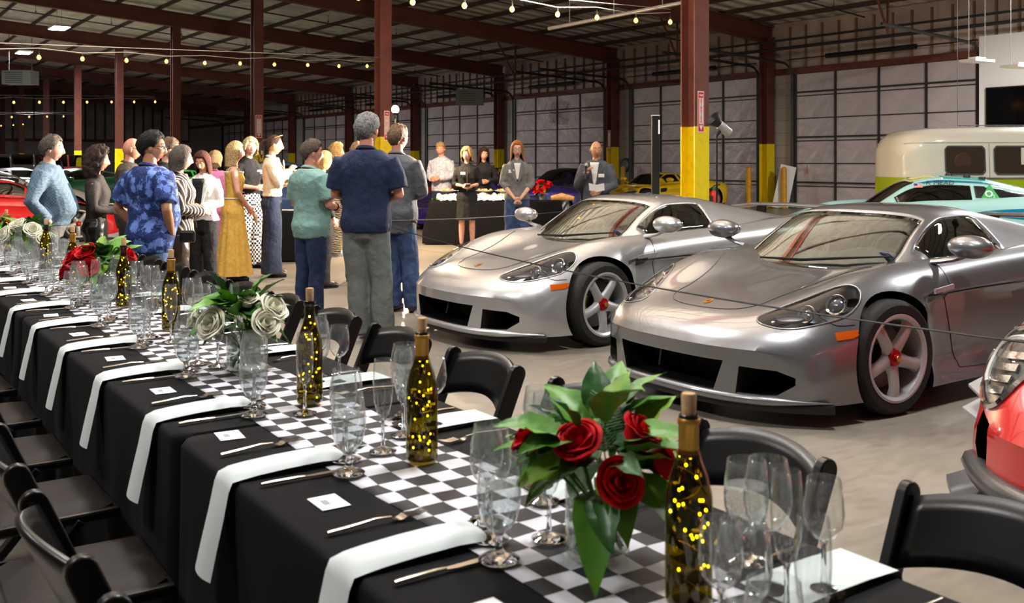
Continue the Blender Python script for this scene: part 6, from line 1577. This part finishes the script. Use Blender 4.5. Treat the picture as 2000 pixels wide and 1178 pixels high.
m_greyt = fab('grey_trousers', (98, 104, 100)); m_grey2 = fab('dark_grey_trousers', (92, 90, 90)); m_leath = mat('black_leather', (16, 16, 18), .28, bump=(30, .3, .01)); m_leatb = mat('brown_leather', (58, 42, 34), .35, bump=(30, .3, .01))
m_navy = fab('navy_polo', (22, 36, 66)); m_greens = fab('sage_shirt', (116, 152, 144)); m_gjack = fab('charcoal_blazer', (78, 80, 84)); m_brown2 = fab('brown_blazer', (58, 48, 42)); m_blk2 = fab('black_fabric', (20, 20, 22)); m_beige = fab('beige_trench', (212, 196, 168)); m_ivory = fab('white_denim', (226, 222, 214)); m_must = fab('mustard_linen', (206, 164, 74), noise_=(30, (192, 148, 60))); m_pink = fab('pink_cloth', (214, 130, 176)); m_dnavy = fab('navy_wide_cloth', (26, 36, 58)); m_blz = fab('grey_blazer', (104, 104, 104)); m_suit = fab('slate_suit', (66, 70, 80)); m_lace = mat('black_lace', (22, 20, 19), .8, noise_=(120, (52, 44, 38), .45, .55))
pe = {}
pe[1] = person('man in a grey-blue checked shirt with a round belly, hand in pocket', 97, 9.3, 1.70, 82, ('shirt', m_checks, .90, .02), ('trousers', m_grey2), ('short', (104, 92, 80), dict(thick=.02, fr=50, side=92, back=126, wave=.014)), 'pink', arms=('pocket', 'pocket'), belly=.13, wide=1.08)
pe[2] = person('woman with dark curly hair, lace-sleeved black top and leather trousers', 188, 9.6, 1.585, 76, ('blouse', m_lace, .98, .012), ('trousers', m_leath), ('curly', (58, 42, 34), dict(L=.15, thick=.045, fr=48, wave=.03)), 'tan', True, ('hold', 'hold'))
pe[3] = person('bald man in spectacles and a dark brown blazer, half hidden behind the blue floral shirt', 253, 10.6, 1.715, 78, ('jacket', m_brown2, .78, .02), ('trousers', m_blk2), None, 'red', arms=('hold', 'hold'), glasses=True)
pe[4] = person('black-haired man in a blue floral hawaiian shirt and light jeans, seen from behind', 293, 7.9, 1.69, 32, ('shirt', m_hawaii, .78, .03, 'short'), ('trousers', m_jeanl), ('short', (22, 20, 20), dict(thick=.026, fr=50, side=84, back=124, wave=.012)), 'tan', arms=('pocket', 'pocket'), hyaw=48, wide=1.12, belly=.08, glasses=True)
pe[5] = person('brown-haired man standing behind the woman in the striped blouse', 327, 10.2, 1.70, 70, ('shirt', m_blk2, .88), ('trousers', m_blk2), ('short', (120, 96, 74), dict(SH)), 'fair')
pe[6] = person('grey-bobbed woman in a brown striped blouse and leather trousers', 350, 9.3, 1.60, 72, ('blouse', m_stripes, .86, .028), ('trousers', m_leatb, .01), ('bob', (104, 92, 86), dict(L=.11, thick=.022, fr=50)), 'fair', True, ('hold', 'hold'), glasses=True, wide=1.08)
pe[7] = person('auburn-haired woman in a white denim jacket looking down', 397, 10.9, 1.57, 188, ('jacket', m_ivory, .92, .014), ('trousers', m_blk2), ('long', (92, 46, 34), dict(L=.2, thick=.016, fr=46)), 'olive', True, ('hold', 'hold'), hpitch=-16)
pe[8] = person('person in a long pink cloak hidden behind the woman in yellow', 418, 12.9, 1.60, 20, ('jacket', m_pink, .44, .05, 'three'), ('trousers', m_blk2), ('bob', (150, 120, 84), dict(L=.1)), 'fair', True, ('down', 'down'), lean=-.0, wide=1.15)
pe[9] = person('blonde woman in a mustard yellow sleeveless long dress', 456, 12.2, 1.70, 66, ('dress', m_must, 1.0, .008, 'none'), ('skirt', m_must, .09, .16), ('long', (206, 172, 118), dict(L=.17, thick=.018, fr=48)), 'pink', True, ('low', 'low'), hyaw=12)
pe[10] = person('blonde woman in a black sweater and chequered trousers turning to her neighbour', 487, 13.7, 1.785, 128, ('blouse', m_blk2, 1.0, .012, 'three'), ('trousers', m_chkp, .015), ('bob', (226, 200, 152), dict(L=.09, thick=.024, fr=48, wave=.01)), 'fair', True, ('hold', 'hold'), hyaw=22, badge=(-.07, .135, 1.31))
pe[11] = person('woman with a ponytail in a beige trench jacket and navy wide trousers', 532, 12.7, 1.80, 78, ('jacket', m_beige, 1.0, .026), ('trousers', m_dnavy, .055), ('pony', (74, 52, 38), dict(thick=.010, fr=48, side=84, back=118, wave=.002)), 'olive', True, ('chest', 'cross'))
pe[12] = person('man in a sage green short-sleeved shirt and dark jeans, arms folded', 606, 9.3, 1.66, 38, ('shirt', m_greens, .80, .026, 'short'), ('trousers', m_jeand), ('short', (100, 84, 74), dict(SH, thick=.02)), 'red', arms=('hold', 'hold'), hyaw=30, wide=1.05, belly=.06)
pe[13] = person('wavy blonde woman in a black top and zebra print trousers', 655, 15.5, 1.745, 76, ('blouse', m_blk2, .98, .014), ('trousers', m_zebra, .02), ('wavy', (214, 168, 104), dict(L=.15, thick=.026, fr=48, wave=.016)), 'pink', True, ('hold', 'hold'), shoes=m_shoew, badge=(.05, .135, 1.3))
pe[14] = person('blonde person mostly hidden behind the man in the sage green shirt', 630, 11.6, 1.58, 60, ('blouse', m_blk2, .9), ('trousers', m_blk2), ('bob', (214, 158, 92), dict(L=.10)), 'fair', True)
pe[15] = person('sandy-haired person hidden behind the tall man in the navy polo', 697, 12.2, 1.70, 40, ('shirt', m_blk2, .9), ('trousers', m_jeand), ('short', (160, 124, 88), dict(SH)), 'fair')
pe[16] = person('tall grey-haired man in a navy polo and grey trousers, seen from behind', 716, 8.2, 1.85, 8, ('shirt', m_navy, .84, .022, 'short'), ('trousers', m_greyt, .012), ('short', (140, 140, 138), dict(SH, thick=.022)), 'red', arms=('hold', 'hold'), hyaw=14, wide=1.06, shoes=m_shoew, stance=.045)
pe[17] = person('man in a charcoal blazer, blue jeans and brown boots, seen from behind', 776, 9.75, 1.82, 18, ('jacket', m_gjack, .74, .022), ('trousers', m_jean, .008), ('short', (122, 96, 72), dict(SH)), 'red', arms=('hold', 'hold'), hyaw=16, shoes=m_shoebr, stance=.07)
pe[18] = person('sandy-haired man in a pale patterned shirt looking down by the buffet', 862, 19.3, 1.84, 205, ('shirt', m_flsh, .86, .024), ('trousers', m_dnavy), ('short', (176, 140, 100), dict(SH)), 'red', arms=('hold', 'hold'), hpitch=-12, hyaw=-15)
pe[19] = person('blonde woman in a black zipped dress holding a phone before the buffet', 912, 16.9, 1.70, 176, ('blouse', m_blk2, .98, .012, 'three'), ('skirt', m_blk2, .50, .06, .3), ('bob', (206, 172, 116), dict(L=.10, thick=.03, fr=48, wave=.008)), 'pink', True, ('hold', 'hold'), hyaw=20, badge=(.075, .14, 1.32))
pe[20] = person('dark curly-haired woman in black leaning over the buffet', 945, 19.4, 1.76, 178, ('blouse', m_blk2, .9, .014), ('trousers', m_blk2), ('curly', (60, 36, 26), dict(L=.28, thick=.024, fr=46, wave=.014)), 'pink', True, ('hold', 'hold'), lean=.16, hyaw=-14, hpitch=-10)
pe[21] = person('long-haired young woman in a grey blazer and blue jeans, hands clasped', 1010, 14.9, 1.77, 178, ('jacket', m_blz, .90, .012, 'three'), ('trousers', m_jean, .03), ('long', (172, 112, 62), dict(L=.34, thick=.014, fr=46, wave=.003)), 'fair', True, ('low', 'low'), glasses=True, badge=(.09, .135, 1.32))
pe[22] = person('bald man in a slate suit speaking into a microphone and holding a card', 1165, 14.4, 1.76, 196, ('jacket', m_suit, .74, .02), ('trousers', m_suit), None, 'tan', arms=('mic', 'card'), hyaw=-22, badge=(-.10, .152, 1.27))
# shirt fronts and accessories that show under the jackets
def chest_patch(i, m, name, w, z0, z1, y=.142):
    r, S = pe[i][0], pe[i][1]; mb = MB()
    mb.grid(lambda u, v: ((u - .5) * w * lerp(.25, 1., v), y + .008 * (1 - (2 * u - 1)**2) - .02 * max(0, v - .8) * 5 * .3, lerp(z0, z1, v)), 4, 8); o = mb.build(name, m, r, 60); o.scale = (S, S, S); so = o.modifiers.new('s', 'SOLIDIFY'); so.thickness = .006; return o
chest_patch(22, m_white, 'shirt_front', .13, 1.14, 1.46); chest_patch(21, m_white, 'white_top', .10, 1.20, 1.44, .136); chest_patch(7, m_blk2, 'black_top', .15, .98, 1.44, .142)
def lapels(i, m, w=.05, z0=1.12, z1=1.47, y=.15, x1=.085, open_=.012):
    r, S = pe[i][0], pe[i][1]
    for s in (-1, 1):
        o = MB().prism([(s * open_, z0), (s * (open_ + .015), z0), (s * (x1 + w * .7), z1 - .10), (s * (x1 + w * .25), z1 - .075), (s * (x1 + w * .2), z1 - .03), (s * .055, z1)], -.004, .004, lambda a, b, c: (a, y + c - .03 * smst(1.34, 1.5, b) - .25 * max(0, abs(a) - .06), b)).build('lapel', m, r, 40); o.scale = (S,) * 3
lapels(22, mat('lapel_slate', (58, 62, 72), .8)); lapels(21, mat('lapel_grey', (92, 92, 92), .8), .04, 1.16, 1.46, .146); lapels(7, m_ivory, .05, 1.0, 1.46, .15); lapels(11, m_beige, .06, 1.2, 1.46, .16)
for s in (-1, 1):                                 # dress straps and sandals
    r, S = pe[9][0], pe[9][1]; b = MB().tube([(s * .075, .11, 1.36), (s * .085, .04, 1.44), (s * .085, -.06, 1.44), (s * .07, -.10, 1.36)], .016, 6, flat=.3); o = b.build('dress_strap', m_ivory, r, 60); o.scale = (S,) * 3
r, S = pe[9][0], pe[9][1]
o = MB().tube([(.15 * math.cos(t), .005 + .112 * math.sin(t), 1.385) for t in np.linspace(0, 2 * PI, 29)[:-1]], .012, 5, closed=True).build('lace_trim', m_ivory, r, 60); o.scale = (S,) * 3
o = MB().tube([(.152 * math.cos(t), .108 * math.sin(t), 1.055) for t in np.linspace(0, 2 * PI, 29)[:-1]], .009, 5, closed=True).build('waist_trim', m_ivory, r, 60); o.scale = (S,) * 3
r, S = pe[19][0], pe[19][1]
o = MB().tube([(0, .150, 1.43), (0, .146, 1.2), (0, .125, 1.0)], .005, 5).build('zip', m_gold, r); o.scale = (S,) * 3
for s in (-1, 1):
    o = MB().box((s * .08, .135, 1.27), (.07, .012, .07)).build('breast_pocket', m_blk2, r); o.scale = (S,) * 3
o = MB().tube([(.158 * math.cos(t), .003 + .12 * math.sin(t), 1.03) for t in np.linspace(0, 2 * PI, 25)[:-1]], .016, 6, closed=True, flat=.5).build('belt', m_blk2, r, 60); o.scale = (S,) * 3
r, S = pe[1][0], pe[1][1]
o = MB().tube([(.185 * math.cos(t), .01 + .155 * math.sin(t), .955) for t in np.linspace(0, 2 * PI, 25)[:-1]], .016, 6, closed=True).build('belt', m_black, r, 60); o.scale = (S,) * 3
r, S, A, _b = pe[12]; w = A[1][2].lerp(A[1][1], .12)
o = MB().ring(.034, .007, w, Vector(A[1][2] - A[1][1]).to_track_quat('Z', 'Y').to_matrix(), 20, 6).build('wristwatch', m_blk, r, 60); o.scale = (S,) * 3
r, S = pe[11][0], pe[11][1]
o = MB().tube([(.07 * math.sin(t), .03 + .09 * math.cos(t), 1.735 + .03 * math.cos(t)) for t in np.linspace(-1.6, 1.6, 12)], .006, 5).build('sunglasses', mat('tortoiseshell', (150, 100, 50), .3), r, 60); o.scale = (S,) * 3
# things held
w = inworld(pe[22], pe[22][2][1][2] + Vector((-.01, .075, .0)))
mic = thing('microphone', 'black handheld microphone with silver mesh head held by the bald speaker', 'microphone', w, pe[22][0].rotation_euler.z)
R_ = Matrix.Rotation(.35, 3, 'X'); MB().lathe([(.0005, -.10), (.012, -.10), (.016, .08), (.02, .085)], 16, (0, 0, 0), R_).build('handle', m_black, mic, 60); MB().ell(R_ @ Vector((0, 0, .105)), (.027, .027, .03)).build('mesh_head', m_alloy, mic, 60)
w = inworld(pe[22], pe[22][2][-1][2] + Vector((.03, .10, .06)))
o = MB().prism([(-.11, -.055), (0, -.075), (.11, -.055), (.11, .055), (0, .035), (-.11, .055)], 0, .002, lambda a, b, c: (a, c - abs(a) * .15, b)).build('note_card', m_card); o.location = w; o.rotation_euler = (-.35, 0, pe[22][0].rotation_euler.z); tag(o, 'folded white note card held by the bald speaker', 'card')
w = inworld(pe[19], (0, .335, 1.10)); o = MB().box((0, 0, 0), (.08, .15, .012)).build('phone', m_blkg); o.location = w; o.rotation_euler = (.4, 0, pe[19][0].rotation_euler.z + .2); tag(o, 'black phone held by the blonde woman in the black dress', 'phone')
w = inworld(pe[9], (.03, .27, .80)); o = bevel(MB().box((0, 0, 0), (.16, .03, .10)).build('clutch', mat('tan_clutch', (196, 160, 120), .5)), .008); o.location = w; o.rotation_euler = (.2, .2, pe[9][0].rotation_euler.z); tag(o, 'small tan clutch held by the woman in yellow', 'handbag')
w = inworld(pe[11], (.10, .36, .93)); bag = thing('handbag', 'brown leather shoulder bag beside the trench-coat woman', 'handbag', w, pe[11][0].rotation_euler.z)
bevel(MB().box((0, 0, -.06), (.10, .2, .2)).build('bag_body', mat('saddle_leather', (150, 94, 48), .5), bag), .03, 2); MB().tube([(0, -.1, .05), (-.02, -.08, .3), (-.03, 0, .44), (-.02, .08, .3), (0, .1, .05)], .008, 6).build('strap', mat('saddle_leather', (150, 94, 48)), bag, 60)
w = inworld(pe[6], (.34, .08, .92)); bag = thing('handbag', 'small black handbag hanging beside the woman in the striped blouse', 'handbag', w, pe[6][0].rotation_euler.z)
bevel(MB().box((0, 0, -.05), (.06, .14, .11)).build('bag_body', m_leath, bag), .02, 2); MB().tube([(0, -.08, .03), (0, -.05, .2), (0, .05, .2), (0, .08, .03)], .006, 6).build('strap', m_leath, bag, 60)
